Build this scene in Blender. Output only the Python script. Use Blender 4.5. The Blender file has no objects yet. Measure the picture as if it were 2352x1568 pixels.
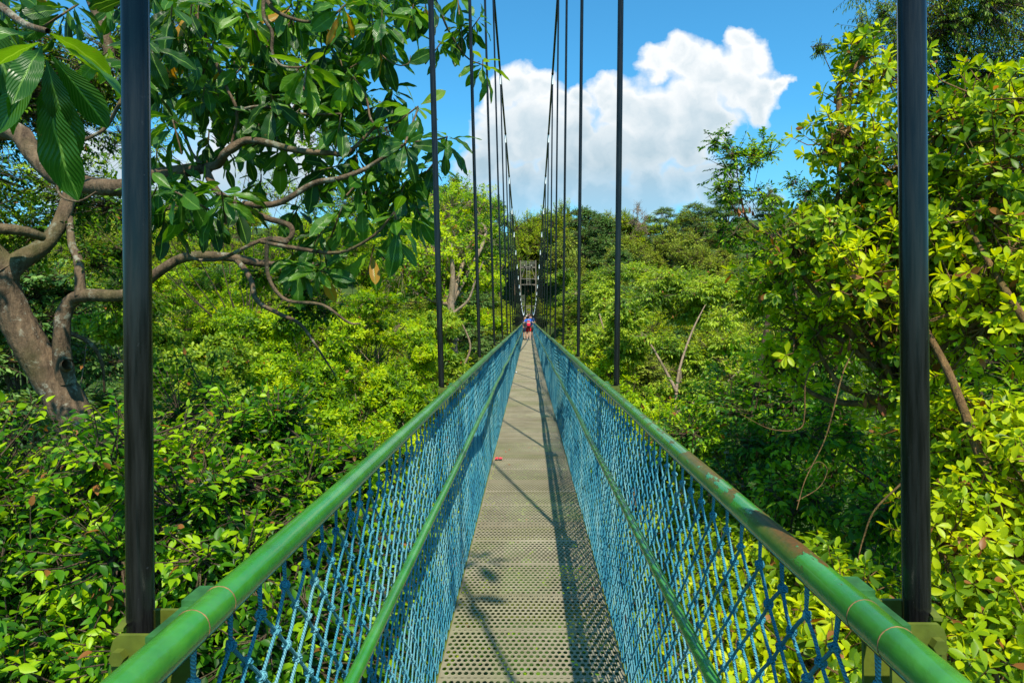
import bpy, math, random
import numpy as np
from mathutils import Vector, Matrix
PI = math.pi
sc = bpy.context.scene
C = sc.collection
rng = np.random.default_rng(7)
random.seed(7)

# ------------------------------------------------------------------ camera
YAW, ROLL, LENS = math.radians(1.388), -0.0085, 24.0
KY = 1.5
FPX = 2352 * LENS / 36.0
SHY = -0.0251
CAM = Matrix.Rotation(YAW, 4, 'Z') @ Matrix.Rotation(PI / 2, 4, 'X') @ Matrix.Rotation(ROLL, 4, 'Z')
cam = bpy.data.objects.new('camera', bpy.data.cameras.new('camera'))
C.objects.link(cam)
cam.matrix_world = CAM
cam.data.lens = LENS; cam.data.sensor_width = 36; cam.data.shift_y = SHY
cam.data.clip_start = 0.03; cam.data.clip_end = 3000
sc.camera = cam
CM = np.array(CAM)[:3, :3]
def at(u, v, d):
    """a point seen in direction (u, v) of the view, d metres ahead"""
    d = d * KY
    x = (u - 1176) / FPX
    y = (784 - v + SHY * 2352) / FPX
    return CM @ np.array([x * d, y * d, -d])

# ------------------------------------------------------------------ helpers
def tag(o, label=None, cat=None, group=None, kind=None):
    if label: o['label'] = label
    if cat: o['category'] = cat
    if group: o['group'] = group
    if kind: o['kind'] = kind
    return o
def empty(name, loc=(0, 0, 0), rz=0.0, s=1.0):
    o = bpy.data.objects.new(name, None); C.objects.link(o)
    o.empty_display_size = .3
    o.location = loc; o.rotation_euler = (0, 0, rz); o.scale = (s, s, s)
    return o
class MB:
    """collects quads (numpy) and builds one mesh object"""
    def __init__(s): s.v = []; s.q = []; s.uv = []; s.t = []; s.n = 0; s.has_uv = False; s.has_t = False
    def add(s, v, q, uv=None, t=None):
        v = np.asarray(v, float).reshape(-1, 3); q = np.asarray(q, int)
        if len(v) == 0: return s
        s.v.append(v); s.q.append(q + s.n); s.n += len(v)
        k = q.shape[1]
        s.uv.append(np.zeros((len(q) * k, 2)) if uv is None else uv)
        s.t.append(np.zeros(len(q)) if t is None else t)
        if uv is not None: s.has_uv = True
        if t is not None: s.has_t = True
        return s
    def build(s, name, mat, parent=None, smooth=True, org=None):
        v = np.concatenate(s.v); 
        if org is not None: v = v - np.asarray(org)
        me = bpy.data.meshes.new(name)
        me.vertices.add(len(v)); me.vertices.foreach_set('co', v.astype(np.float32).ravel())
        nl = sum(q.size for q in s.q); npoly = sum(len(q) for q in s.q)
        me.loops.add(nl); me.loops.foreach_set('vertex_index', np.concatenate([q.ravel() for q in s.q]).astype(np.int32))
        tot = np.concatenate([np.full(len(q), q.shape[1]) for q in s.q])
        st = np.concatenate([[0], np.cumsum(tot)[:-1]])
        me.polygons.add(npoly); me.polygons.foreach_set('loop_start', st.astype(np.int32))
        me.polygons.foreach_set('loop_total', tot.astype(np.int32))
        if s.has_uv:
            l = me.uv_layers.new(name='UVMap')
            l.data.foreach_set('uv', np.concatenate(s.uv).astype(np.float32).ravel())
        if s.has_t:
            a = me.attributes.new('tint', 'FLOAT', 'FACE')
            a.data.foreach_set('value', np.concatenate(s.t).astype(np.float32))
        me.update(calc_edges=True)
        me.polygons.foreach_set('use_smooth', np.full(npoly, smooth))
        for m in (mat if isinstance(mat, (list, tuple)) else [mat]): me.materials.append(m)
        o = bpy.data.objects.new(name, me); C.objects.link(o)
        if parent is not None: o.parent = parent
        return o
def unit(a):
    return a / np.maximum(np.linalg.norm(a, axis=-1, keepdims=True), 1e-9)
def sticks(mb, A, B, ra, rb, sides=3, uvs=False, t=None):
    A = np.asarray(A, float).reshape(-1, 3); B = np.asarray(B, float).reshape(-1, 3); n = len(A)
    if n == 0: return
    ra = np.broadcast_to(ra, n); rb = np.broadcast_to(rb, n)
    d = unit(B - A); h = np.where(np.abs(d[:, 2:3]) > .9, [[1., 0, 0]], [[0, 0, 1.]])
    e1 = unit(np.cross(d, h)); e2 = np.cross(d, e1)
    k = np.arange(sides) * 2 * PI / sides
    c = np.cos(k)[None, :, None]; s_ = np.sin(k)[None, :, None]
    ring = e1[:, None] * c + e2[:, None] * s_
    v = np.concatenate([A[:, None] + ring * ra[:, None, None], B[:, None] + ring * rb[:, None, None]], 1)
    i = np.arange(sides); j = (i + 1) % sides
    q = np.stack([i, j, j + sides, i + sides], 1)[None] + (np.arange(n) * 2 * sides)[:, None, None]
    uv = None
    if uvs:
        L = np.linalg.norm(B - A, axis=1)
        uv = np.zeros((n, sides, 4, 2)); uu = i / sides
        uv[..., 0, 0] = uu; uv[..., 3, 0] = uu; uv[..., 1, 0] = uu + 1 / sides; uv[..., 2, 0] = uu + 1 / sides
        uv[..., 2, 1] = L[:, None]; uv[..., 3, 1] = L[:, None]
        uv = uv.reshape(-1, 2)
    mb.add(v.reshape(-1, 3), q.reshape(-1, 4), uv, None if t is None else np.repeat(np.broadcast_to(t, n), sides))
def spline(pts, per=5):
    p = np.asarray(pts, float)
    if len(p) < 3: 
        return np.array([p[0] + (p[-1] - p[0]) * t for t in np.linspace(0, 1, per + 1)])
    e = np.vstack([2 * p[0] - p[1], p, 2 * p[-1] - p[-2]]); out = []
    for i in range(1, len(e) - 2):
        for t in np.arange(per) / per:
            a, b, c, d = e[i - 1], e[i], e[i + 1], e[i + 2]
            out.append(.5 * (2 * b + (c - a) * t + (2 * a - 5 * b + 4 * c - d) * t * t + (3 * b - a - 3 * c + d) * t ** 3))
    out.append(e[-2]); return np.array(out)
def tube(mb, pts, r, sides=8, per=4, cap=False, jit=0.0, closed=False):
    p = spline(pts, per) if per else np.asarray(pts, float)
    n = len(p); r = np.interp(np.linspace(0, 1, n), np.linspace(0, 1, len(np.atleast_1d(r))), np.atleast_1d(r))
    tg = unit(np.gradient(p, axis=0)); ref = np.array([.31, .17, 1.]) if abs(tg[0][2]) < .8 else np.array([1., .2, .1])
    fr = []; e1 = unit(np.cross(tg[0], ref))
    for i in range(n):
        e1 = unit(e1 - tg[i] * np.dot(e1, tg[i])); fr.append(e1)
    e1 = np.array(fr); e2 = np.cross(tg, e1)
    k = np.arange(sides) * 2 * PI / sides
    rr = r[:, None] * (1 + (rng.uniform(-jit, jit, (n, sides)) if jit else 0))
    v = p[:, None] + (e1[:, None] * np.cos(k)[None, :, None] + e2[:, None] * np.sin(k)[None, :, None]) * rr[..., None]
    i = np.arange(sides); j = (i + 1) % sides
    q = (np.stack([i, j, j + sides, i + sides], 1)[None] + (np.arange(n - 1) * sides)[:, None, None]).reshape(-1, 4)
    arc = np.concatenate([[0], np.cumsum(np.linalg.norm(np.diff(p, axis=0), axis=1))])
    uv = np.zeros((n - 1, sides, 4, 2)); uu = i / sides
    uv[..., 0, 0] = uu; uv[..., 3, 0] = uu; uv[..., 1, 0] = uu + 1 / sides; uv[..., 2, 0] = uu + 1 / sides
    uv[..., 0, 1] = arc[:-1, None]; uv[..., 1, 1] = arc[:-1, None]; uv[..., 2, 1] = arc[1:, None]; uv[..., 3, 1] = arc[1:, None]
    mb.add(v.reshape(-1, 3), q, uv.reshape(-1, 2))
    if cap:
        for ring, c in ((v[0], p[0]), (v[-1], p[-1])):
            m = np.vstack([ring, [c]]); mb.add(m, np.stack([i, j, np.full(sides, sides)], 1))
    return p
def box(mb, x0, x1, y0, y1, z0, z1, M=None):
    v = np.array([(x, y, z) for x in (x0, x1) for y in (y0, y1) for z in (z0, z1)], float)
    if M is not None: v = np.array([M @ Vector(a) for a in v])
    mb.add(v, [(0, 1, 3, 2), (4, 6, 7, 5), (0, 4, 5, 1), (2, 3, 7, 6), (0, 2, 6, 4), (1, 5, 7, 3)])
def beam(mb, a, b, w, h=None):
    """square beam between two points"""
    a = np.asarray(a, float); b = np.asarray(b, float); h = h or w
    d = unit(b - a); up = np.array([0, 0, 1.]) if abs(d[2]) < .9 else np.array([0, 1., 0])
    s = unit(np.cross(d, up)); u = np.cross(s, d)
    v = [p + s * w / 2 * i + u * h / 2 * j for p in (a, b) for i in (-1, 1) for j in (-1, 1)]
    mb.add(v, [(0, 2, 3, 1), (4, 5, 7, 6), (0, 1, 5, 4), (2, 6, 7, 3), (0, 4, 6, 2), (1, 3, 7, 5)])
def ball(mb, c, r, nu=10, nv=7, M=None):
    r = np.broadcast_to(r, 3); v = []
    for i in range(nv + 1):
        th = PI * i / nv
        for j in range(nu):
            ph = 2 * PI * j / nu
            v.append((r[0] * math.sin(th) * math.cos(ph), r[1] * math.sin(th) * math.sin(ph), r[2] * math.cos(th)))
    v = np.array(v)
    if M is not None: v = v @ np.array(M.to_3x3()).T
    q = [(i * nu + j, (i + 1) * nu + j, (i + 1) * nu + (j + 1) % nu, i * nu + (j + 1) % nu) for i in range(nv) for j in range(nu)]
    mb.add(v + np.asarray(c), q)

# ------------------------------------------------------------------ materials
def new_mat(name):
    m = bpy.data.materials.new(name); m.use_nodes = True
    nt = m.node_tree; nt.nodes.clear()
    out = nt.nodes.new('ShaderNodeOutputMaterial')
    return m, nt, out
def nd(nt, t, **k):
    n = nt.nodes.new(t)
    for a, b in k.items():
        if a.startswith('i_'):
            key = a[2:].replace('_', ' ')
            n.inputs[int(key) if key.isdigit() else key].default_value = b
        else: setattr(n, a, b)
    return n
def ramp(nt, fac, stops, interp='LINEAR'):
    r = nt.nodes.new('ShaderNodeValToRGB'); e = r.color_ramp.elements; r.color_ramp.interpolation = interp
    while len(e) < len(stops): e.new(.5)
    for x, (p, c) in zip(e, stops): x.position = p; x.color = (*c, 1) if len(c) == 3 else c
    nt.links.new(fac, r.inputs[0]); return r.outputs[0]
def mixc(nt, f, a, b, mode='MIX'):
    m = nt.nodes.new('ShaderNodeMix'); m.data_type = 'RGBA'; m.blend_type = mode
    for s, x in ((m.inputs[0], f), (m.inputs[6], a), (m.inputs[7], b)):
        if hasattr(x, 'links'): nt.links.new(x, s)
        elif isinstance(x, tuple): s.default_value = (*x, 1)
        else: s.default_value = x
    return m.outputs[2]
def mth(nt, op, a, b=0.0, c=0.0, clamp=False):
    m = nt.nodes.new('ShaderNodeMath'); m.operation = op; m.use_clamp = clamp
    for i, x in enumerate((a, b, c)):
        if hasattr(x, 'links'): nt.links.new(x, m.inputs[i])
        else: m.inputs[i].default_value = x
    return m.outputs[0]
def noise(nt, co, scale, detail=3, rough=.55, out=0):
    n = nd(nt, 'ShaderNodeTexNoise'); n.inputs['Scale'].default_value = scale; n.inputs['Detail'].default_value = detail
    n.inputs['Roughness'].default_value = rough
    if co is not None: nt.links.new(co, n.inputs['Vector'])
    return n.outputs[out]
def bump(nt, h, strength, dist=.01):
    b = nd(nt, 'ShaderNodeBump'); b.inputs['Strength'].default_value = strength; b.inputs['Distance'].default_value = dist
    nt.links.new(h, b.inputs['Height']); return b.outputs[0]
def objco(nt): return nd(nt, 'ShaderNodeTexCoord').outputs['Object']
def principled(nt, out, col, rough=.5, spec=.5, metal=0., normal=None, coat=0.):
    p = nd(nt, 'ShaderNodeBsdfPrincipled')
    for k, x in (('Base Color', col), ('Roughness', rough), ('Specular IOR Level', spec), ('Metallic', metal), ('Coat Weight', coat)):
        if hasattr(x, 'links'): nt.links.new(x, p.inputs[k])
        elif isinstance(x, tuple): p.inputs[k].default_value = (*x, 1)
        else: p.inputs[k].default_value = x
    if normal is not None: nt.links.new(normal, p.inputs['Normal'])
    if out is not None: nt.links.new(p.outputs[0], out.inputs[0])
    return p
def simple(name, col, rough=.6, var=.25, scale=6., spec=.4, metal=0., bmp=0., bd=.004):
    m, nt, out = new_mat(name); co = objco(nt)
    n = noise(nt, co, scale, 4)
    c = ramp(nt, n, [(.3, tuple(x * (1 - var) for x in col)), (.7, tuple(min(1, x * (1 + var)) for x in col))])
    nrm = bump(nt, noise(nt, co, scale * 5, 4), bmp, bd) if bmp else None
    principled(nt, out, c, rough, spec, metal, nrm); return m
def leaf_mat(name, stops, rough=.42, transl=.38, tboost=1.5, veins=None, spec=.22):
    m, nt, out = new_mat(name)
    a = nd(nt, 'ShaderNodeAttribute', attribute_name='tint')
    col = ramp(nt, a.outputs['Fac'], stops)
    nrm = None
    if veins:
        uv = nd(nt, 'ShaderNodeUVMap').outputs[0]
        sx = nd(nt, 'ShaderNodeSeparateXYZ'); nt.links.new(uv, sx.inputs[0])
        ax = mth(nt, 'ABSOLUTE', sx.outputs[0])
        ph = mth(nt, 'SUBTRACT', mth(nt, 'MULTIPLY', sx.outputs[1], veins), mth(nt, 'MULTIPLY', ax, veins * .32))
        w = mth(nt, 'SINE', mth(nt, 'MULTIPLY', ph, 2 * PI))
        vein = mth(nt, 'POWER', mth(nt, 'MAXIMUM', w, 0.0), 14.0)
        mid = mth(nt, 'LESS_THAN', ax, .07)
        f = mth(nt, 'MAXIMUM', mth(nt, 'MULTIPLY', vein, .25), mth(nt, 'MULTIPLY', mid, .8))
        col = mixc(nt, f, col, (.20, .36, .06))
        nrm = bump(nt, w, .35, .004)
        sp = noise(nt, objco(nt), 9., 5, .7)
        col = mixc(nt, mth(nt, 'MULTIPLY', mth(nt, 'GREATER_THAN', sp, .66), .5), col, (.22, .13, .03))
    p = principled(nt, None, col, rough, spec, 0., nrm)
    tr = nd(nt, 'ShaderNodeBsdfTranslucent')
    tc = mixc(nt, 1.0, col, (tboost * 1.15, tboost, tboost * .25), 'MULTIPLY')
    nt.links.new(tc, tr.inputs[0])
    mx = nd(nt, 'ShaderNodeMixShader'); mx.inputs[0].default_value = transl
    nt.links.new(p.outputs[0], mx.inputs[1]); nt.links.new(tr.outputs[0], mx.inputs[2])
    nt.links.new(mx.outputs[0], out.inputs[0]); return m
BROWN = (.26, .085, .025)
def stops(d, m, l, y=None):
    s = [(0, d), (.45, m), (.9, l)]
    s += [(.985, y or l), (.99, (.30, .12, .03) if y is None else (.42, .22, .02))]
    return s
M = {}
M['leaf_big'] = leaf_mat('glossy_big_leaf', stops((.012, .052, .006), (.032, .125, .008), (.13, .28, .008), (.18, .30, .01)), .33, .38, 1.8, veins=13, spec=.38)
M['leaf_bush'] = leaf_mat('bush_leaf', stops((.016, .075, .004), (.07, .22, .004), (.33, .51, .004)), .42, .42, 1.6, spec=.30)
M['leaf_rosette'] = leaf_mat('rosette_leaf', stops((.06, .14, .003), (.26, .40, .004), (.54, .61, .005)), .42, .47, 1.5, spec=.3)
M['leaf_mid'] = leaf_mat('mid_leaf', stops((.035, .10, .003), (.19, .36, .003), (.46, .57, .004)), .45, .47, 1.6)
M['leaf_airy'] = leaf_mat('airy_leaf', stops((.055, .13, .012), (.20, .33, .018), (.40, .52, .035)), .42, .42, 1.5)
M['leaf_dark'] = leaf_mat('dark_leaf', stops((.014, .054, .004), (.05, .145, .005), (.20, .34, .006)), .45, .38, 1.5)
M['leaf_fine'] = leaf_mat('fine_leaf', stops((.05, .11, .008), (.15, .26, .012), (.34, .45, .02)), .42, .38, 1.4)
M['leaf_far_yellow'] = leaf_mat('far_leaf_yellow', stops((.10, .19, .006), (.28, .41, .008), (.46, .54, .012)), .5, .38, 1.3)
M['leaf_far_dark'] = leaf_mat('far_leaf_dark', stops((.045, .12, .03), (.12, .24, .05), (.22, .36, .08)), .5, .3, 1.2)  # far dark and olive leaves: distance haze put into the colour by lightening
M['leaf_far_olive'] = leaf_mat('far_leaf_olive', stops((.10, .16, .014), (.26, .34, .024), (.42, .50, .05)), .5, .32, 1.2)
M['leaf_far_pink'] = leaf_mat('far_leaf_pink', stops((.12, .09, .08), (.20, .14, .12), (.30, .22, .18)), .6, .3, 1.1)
M['leaf_dead'] = leaf_mat('dead_leaf', [(0, (.16, .045, .018)), (1, (.34, .12, .04))], .6, .3, 1.2)
def bark(name, c0, c1, lichen=.0, sc_=6.):
    m, nt, out = new_mat(name); co = objco(nt)
    mp = nd(nt, 'ShaderNodeMapping'); mp.inputs['Scale'].default_value = (1, 1, .25); nt.links.new(co, mp.inputs[0])
    n = noise(nt, mp.outputs[0], sc_ * 3, 6, .7)
    c = ramp(nt, n, [(.3, c0), (.7, c1)])
    if lichen:
        l = noise(nt, co, sc_ * 1.3, 5, .75)
        c = mixc(nt, mth(nt, 'MULTIPLY', ramp(nt, l, [(.56, (0, 0, 0)), (.64, (1, 1, 1))]), lichen), c, (.30, .29, .22))
    g_ = noise(nt, co, sc_ * .35, 4, .6); c = mixc(nt, mth(nt, 'MULTIPLY', ramp(nt, g_, [(.5, (0, 0, 0)), (.7, (1, 1, 1))]), .5), c, (.06, .07, .015))
    principled(nt, out, c, .85, .2, 0., bump(nt, mth(nt, 'ADD', n, noise(nt, co, sc_ * .8, 5, .7)), 1.0, .05)); return m
M['bark'] = bark('brown_bark', (.045, .030, .018), (.16, .11, .07), .0)
M['bark_lichen'] = bark('lichen_bark', (.04, .026, .016), (.20, .135, .08), .8, 3.2)
M['bark_light'] = bark('pale_bark', (.16, .11, .07), (.38, .28, .19), .3)
M['twig'] = bark('twig_bark', (.08, .045, .018), (.26, .15, .06), 0.)

# ------------------------------------------------------------------ leaves
def tmpl_long(nl, shape, w, fold=.12, curl=.18, cols=2):
    """leaf 1 long, with a fold along the midrib; cols quads on each side"""
    ys = np.linspace(0, 1, nl + 1); V = []; UV = []
    for y in ys:
        if shape == 'obovate': h = w * (math.sin(PI * min(1, y ** 1.5)) ** .72 if 0 < y < 1 else 0) 
        elif shape == 'ovate': h = w * (math.sin(PI * y ** .78) ** .9 if 0 < y < 1 else 0)
        else: h = w * (math.sin(PI * y) ** .8 if 0 < y < 1 else 0)
        h = max(h, .012)
        for k in range(-cols, cols + 1):
            f = k / cols
            V.append((f * h, y, abs(f) * h * fold * 2 - curl * y * y + (.05 * curl * math.sin(y * 19 + abs(f) * 2) if nl > 6 else 0)))
            UV.append((f, y))
    W = 2 * cols + 1; Q = [(r * W + k, r * W + k + 1, (r + 1) * W + k + 1, (r + 1) * W + k) for r in range(nl) for k in range(W - 1)]
    return np.array(V), np.array(Q), np.array(UV)
TB = [tmpl_long(12, 'obovate', .19, .10, c, 2) for c in (.1, .3, .5)]
TM = [tmpl_long(6, 'obovate', .215, .14, c, 1) for c in (.0, .22)]
TO = [tmpl_long(4, 'ovate', .25, .18, c, 1) for c in (.08, .3)]
TD = [(np.array([(0, 0, 0), (.21, .45, .06), (0, 1, -.12), (-.21, .45, .06)]), np.array([(0, 1, 2), (0, 2, 3)]), None)]
TN = [(np.array([(0, 0, 0), (.15, .4, .05), (0, 1, -.25), (-.15, .4, .05)]), np.array([(0, 1, 2), (0, 2, 3)]), None)]
def leaves(mb, P, D, N, S, T, tm):
    P = np.asarray(P); n = len(P)
    pick = rng.integers(0, len(tm), n)
    D = unit(D); side = unit(np.cross(D, N)); N2 = np.cross(side, D)
    for k, (V, Q, UV) in enumerate(tm):
        s = pick == k; m = int(s.sum())
        if not m: continue
        v = P[s][:, None] + S[s][:, None, None] * (side[s][:, None] * V[None, :, :1] + D[s][:, None] * V[None, :, 1:2] + N2[s][:, None] * V[None, :, 2:3])
        q = Q[None] + (np.arange(m) * len(V))[:, None, None]
        uv = None if UV is None else np.tile(UV[Q].reshape(-1, 2), (m, 1))
        mb.add(v.reshape(-1, 3), q.reshape(-1, Q.shape[1]), uv, np.repeat(T[s], len(Q)))
def rand_unit(n):
    return unit(rng.normal(size=(n, 3)))
def tints(n, lo=0., hi=.95, rare=.01):
    t = np.clip(rng.normal((lo + hi) / 2, (hi - lo) / 3.2, n), lo, hi)
    t[rng.random(n) < rare] = 1.0
    return t
def rosette(mb, Cn, A, k, L, th=(50, 105), droop=.15, tm=TM, tint=(0., .95), up=.3, rare=.008, stem=.06, off=0.):
    """k leaves round each shoot tip Cn whose axis is A"""
    n = len(Cn); A = unit(A)
    h = np.where(np.abs(A[:, 2:3]) > .9, [[1., 0, 0]], [[0, 0, 1.]])
    e1 = unit(np.cross(A, h)); e2 = np.cross(A, e1)
    ct = tints(n, *tint, rare=0.) + off
    ph0 = rng.uniform(0, 6.28, n)
    Ps, Ds, Ns, Ss, Ts = [], [], [], [], []
    for i in range(k):
        ph = ph0 + i * 2.4 + rng.uniform(-.3, .3, n)
        f = i / max(1, k - 1)
        t = np.radians(th[0] + (th[1] - th[0]) * f + rng.uniform(-12, 12, n))
        d = A * np.cos(t)[:, None] + (e1 * np.cos(ph)[:, None] + e2 * np.sin(ph)[:, None]) * np.sin(t)[:, None]
        d[:, 2] -= droop * rng.uniform(.4, 1.4, n); d = unit(d)
        nn = unit(A * (1 - up) + np.array([0, 0, up]) + rng.normal(0, .22, (n, 3)))
        s = L * rng.uniform(.62, 1.12, n) * (.7 + .3 * f)
        Ps.append(Cn - A * (f * L * .35)[..., None] + d * (s * stem)[:, None] if np.ndim(L) else Cn - A * (f * L * .35) + d * (s * stem)[:, None])
        Ds.append(d); Ns.append(nn); Ss.append(s)
        tt = np.clip(ct + rng.normal(0, .13, n) + .18 * (.5 - f), 0, .96); tt[rng.random(n) < rare] = 1.
        Ts.append(tt)
    leaves(mb, np.concatenate(Ps), np.concatenate(Ds), np.concatenate(Ns), np.concatenate(Ss), np.concatenate(Ts), tm)
def spray(mb, A, B, k, L, tm=TO, tint=(0., .95), droop=.35, rare=.008, off=0.):
    """k leaves set alternately along each twig A-B"""
    n = len(A); ax = unit(B - A); ct = tints(n, *tint, rare=0.) + off
    sd = unit(np.cross(ax, [[0, 0, 1.]]) + rng.normal(0, .15, (n, 3)))
    Ps, Ds, Ns, Ss, Ts = [], [], [], [], []
    for i in range(k):
        f = (i + .6) / k; sg = 1 if i % 2 else -1
        last = i == k - 1
        d = ax * (1. if last else .55) + sd * sg * (0. if last else .8) + rng.normal(0, .2, (n, 3))
        d[:, 2] -= droop * rng.uniform(.3, 1.5, n); d = unit(d)
        nn = unit(np.array([0, 0, 1.]) + rng.normal(0, .38, (n, 3)) + .25 * rng.normal(0, 1, (n, 3)))
        Ps.append(A + (B - A) * f + d * L * .08); Ds.append(d); Ns.append(nn); Ss.append(L * rng.uniform(.55, 1.15, n))
        tt = np.clip(ct + rng.normal(0, .12, n) + .25 * (f - .5), 0, .96); tt[rng.random(n) < rare] = 1.
        Ts.append(tt)
    leaves(mb, np.concatenate(Ps), np.concatenate(Ds), np.concatenate(Ns), np.concatenate(Ss), np.concatenate(Ts), tm)

def lobe_points(lobes, n, shell=(.55, 1.0), low=-.55, bump_=.3):
    """points in the outer part of a union of ellipsoid lobes"""
    lobes = np.array(lobes, float); w = (lobes[:, 3] * lobes[:, 4] * lobes[:, 5]) ** .67; w /= w.sum()
    k = rng.choice(len(lobes), int(n * 1.5), p=w)
    d = rand_unit(len(k)); keep = d[:, 2] > low; d = d[keep]; k = k[keep]
    d = d[:n]; k = k[:n]
    r = rng.uniform(shell[0] ** 2, shell[1] ** 2, len(d)) ** .5
    ph = lobes[k, 0] * 1.7
    r = r * (1 + bump_ * np.sin(5 * d[:, 0] + ph) * np.sin(5 * d[:, 1] + 2 * ph) + bump_ * .6 * np.sin(9 * d[:, 2] + ph))
    c = lobes[k, :3] + d * lobes[k, 3:6] * r[:, None]
    return c, d, k
def ground_z(x, y):
    x = np.asarray(x, float); y = np.asarray(y, float) / KY
    base = -9.5 + 1.2 * np.sin(x * .11 + 1) * np.cos(y * .09)
    far = np.clip((y - 45) / 105, 0, 1); far = far * far * (3 - 2 * far) * 34
    side = np.clip((np.abs(x) - 14) / 60, 0, 1) ** 1.2 * 12 * np.clip(1 - (y - 60) / 120, .2, 1)
    drop = np.clip((y - 160) / 200, 0, 1) * 14
    notch = np.exp(-(x / 9.) ** 2) * 11 * np.clip((y - 55) / 25, 0, 1) * np.clip((113 - y) / 14, 0, 1)   # the cut the bridge runs through
    return base + far + side - drop - notch
def tree(name, label, cat, base, lobes, kind, seed, group=None, fork=None, trunk_r=.12, n=900, k=9, L=.11, leafmat='leaf_mid',
         barkmat='bark', tm=TM, tint=(0., .95), th=(45, 100), droop=.15, shell=(.45, 1.0), low=-.6, twig_len=.35, limbs=True, limb_r=None, trunk_pts=None, extra=None, sub=7, rare=.008, twr=.006, clear=True):
    """a tree: root empty > trunk (with its limbs and twigs) and crown"""
    global rng
    rng = np.random.default_rng(seed)
    lobes = [tuple(l) if len(l) == 6 else (*l[:3], l[3], l[3], l[3]) for l in lobes]
    base = np.asarray(base, float); root = empty(name, base); tag(root, label, cat, group)
    wood = MB(); crown = MB()
    L3 = np.array([l[:3] for l in lobes])
    lr = trunk_r if limb_r is None else limb_r
    if fork is None: fork = base * .45 + L3.mean(0) * .55; fork[:2] = base[:2] * .55 + L3.mean(0)[:2] * .45
    fork = np.asarray(fork, float)
    if trunk_pts is None:
        mid = (base + fork) / 2 + rng.normal(0, .06, 3) * np.linalg.norm(fork - base) * [1, 1, 0]
        trunk_pts = [base - [0, 0, .3], mid, fork]
    tube(wood, trunk_pts, [trunk_r * 1.25, trunk_r, trunk_r * .75], 10, 6, jit=.05)
    c, d, kk = lobe_points(lobes, n, shell, low)
    if clear:   # nothing grows through the bridge
        ok = ~((np.abs(c[:, 0]) < .62 + twig_len * .3) & (c[:, 2] < 3.2) & (c[:, 2] > -2.1) & (c[:, 1] < 144)); ok &= ~((np.linalg.norm(c, axis=1) < 1.25))
        c, d, kk = c[ok], d[ok], kk[ok]
    subs = []
    for i, l in enumerate(lobes):
        lc = np.array(l[:3]) - [0, 0, l[5] * .35]
        m = (fork + lc) / 2 + rng.normal(0, .12, 3) * np.linalg.norm(lc - fork)
        if limbs: tube(wood, [fork, m, lc], [lr * .6, lr * .4, lr * .2], 6, 4)
        sp, sd, _ = lobe_points([l], sub, (.3, .6), -.5)
        for s in sp:
            m = (lc + s) / 2 + rng.normal(0, .1, 3) * np.linalg.norm(s - lc)
            if limbs: tube(wood, [lc, m, s], [lr * .2, lr * .13, lr * .07], 4, 3)
        subs.append(sp)
    # twigs from the nearest sub-branch to every shoot
    src = np.zeros_like(c)
    for i in range(len(lobes)):
        s = kk == i
        if not s.any() or len(subs[i]) == 0: src[s] = c[s] - d[s] * twig_len; continue
        dd = np.linalg.norm(c[s][:, None] - subs[i][None], axis=2)
        src[s] = subs[i][dd.argmin(1)]
    ax = unit(unit(c - src) + d * .6 + np.array([0, 0, .45 if kind == 'rosette' else -.05]))
    mid = c - ax * twig_len
    sticks(wood, mid, c, twr, twr * .5, 3)
    sticks(wood, src, mid, twr * 1.6, twr, 3)
    off = rng.uniform(-.36, .25, len(lobes))[kk] + .16 * np.sin(c[:, 0] * 2.1 + seed) * np.sin(c[:, 2] * 2.7) * np.sin(c[:, 1] * 1.3)     # every bough a little lighter or darker in leaf colour
    if kind == 'rosette': rosette(crown, c, ax, k, L, th, droop, tm, tint, rare=rare, off=off)
    else: spray(crown, c - ax * twig_len, c, k, L, tm, tint, droop, rare, off=off)
    if extra: extra(wood, crown)
    w = wood.build('trunk', M[barkmat], root, org=base)
    cr = crown.build('crown', M[leafmat], root, org=base)
    return root
def clone(root, loc, rz, s, label, group=None, sz=None):
    r = root.copy(); C.objects.link(r); r.location = loc; r.rotation_euler = (0, 0, rz); r.scale = (s, s, sz or s)
    r['label'] = label
    if group: r['group'] = group
    for ch in list(root.children):
        c = ch.copy(); C.objects.link(c); c.parent = r; c.matrix_parent_inverse = ch.matrix_parent_inverse
    return r
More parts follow.
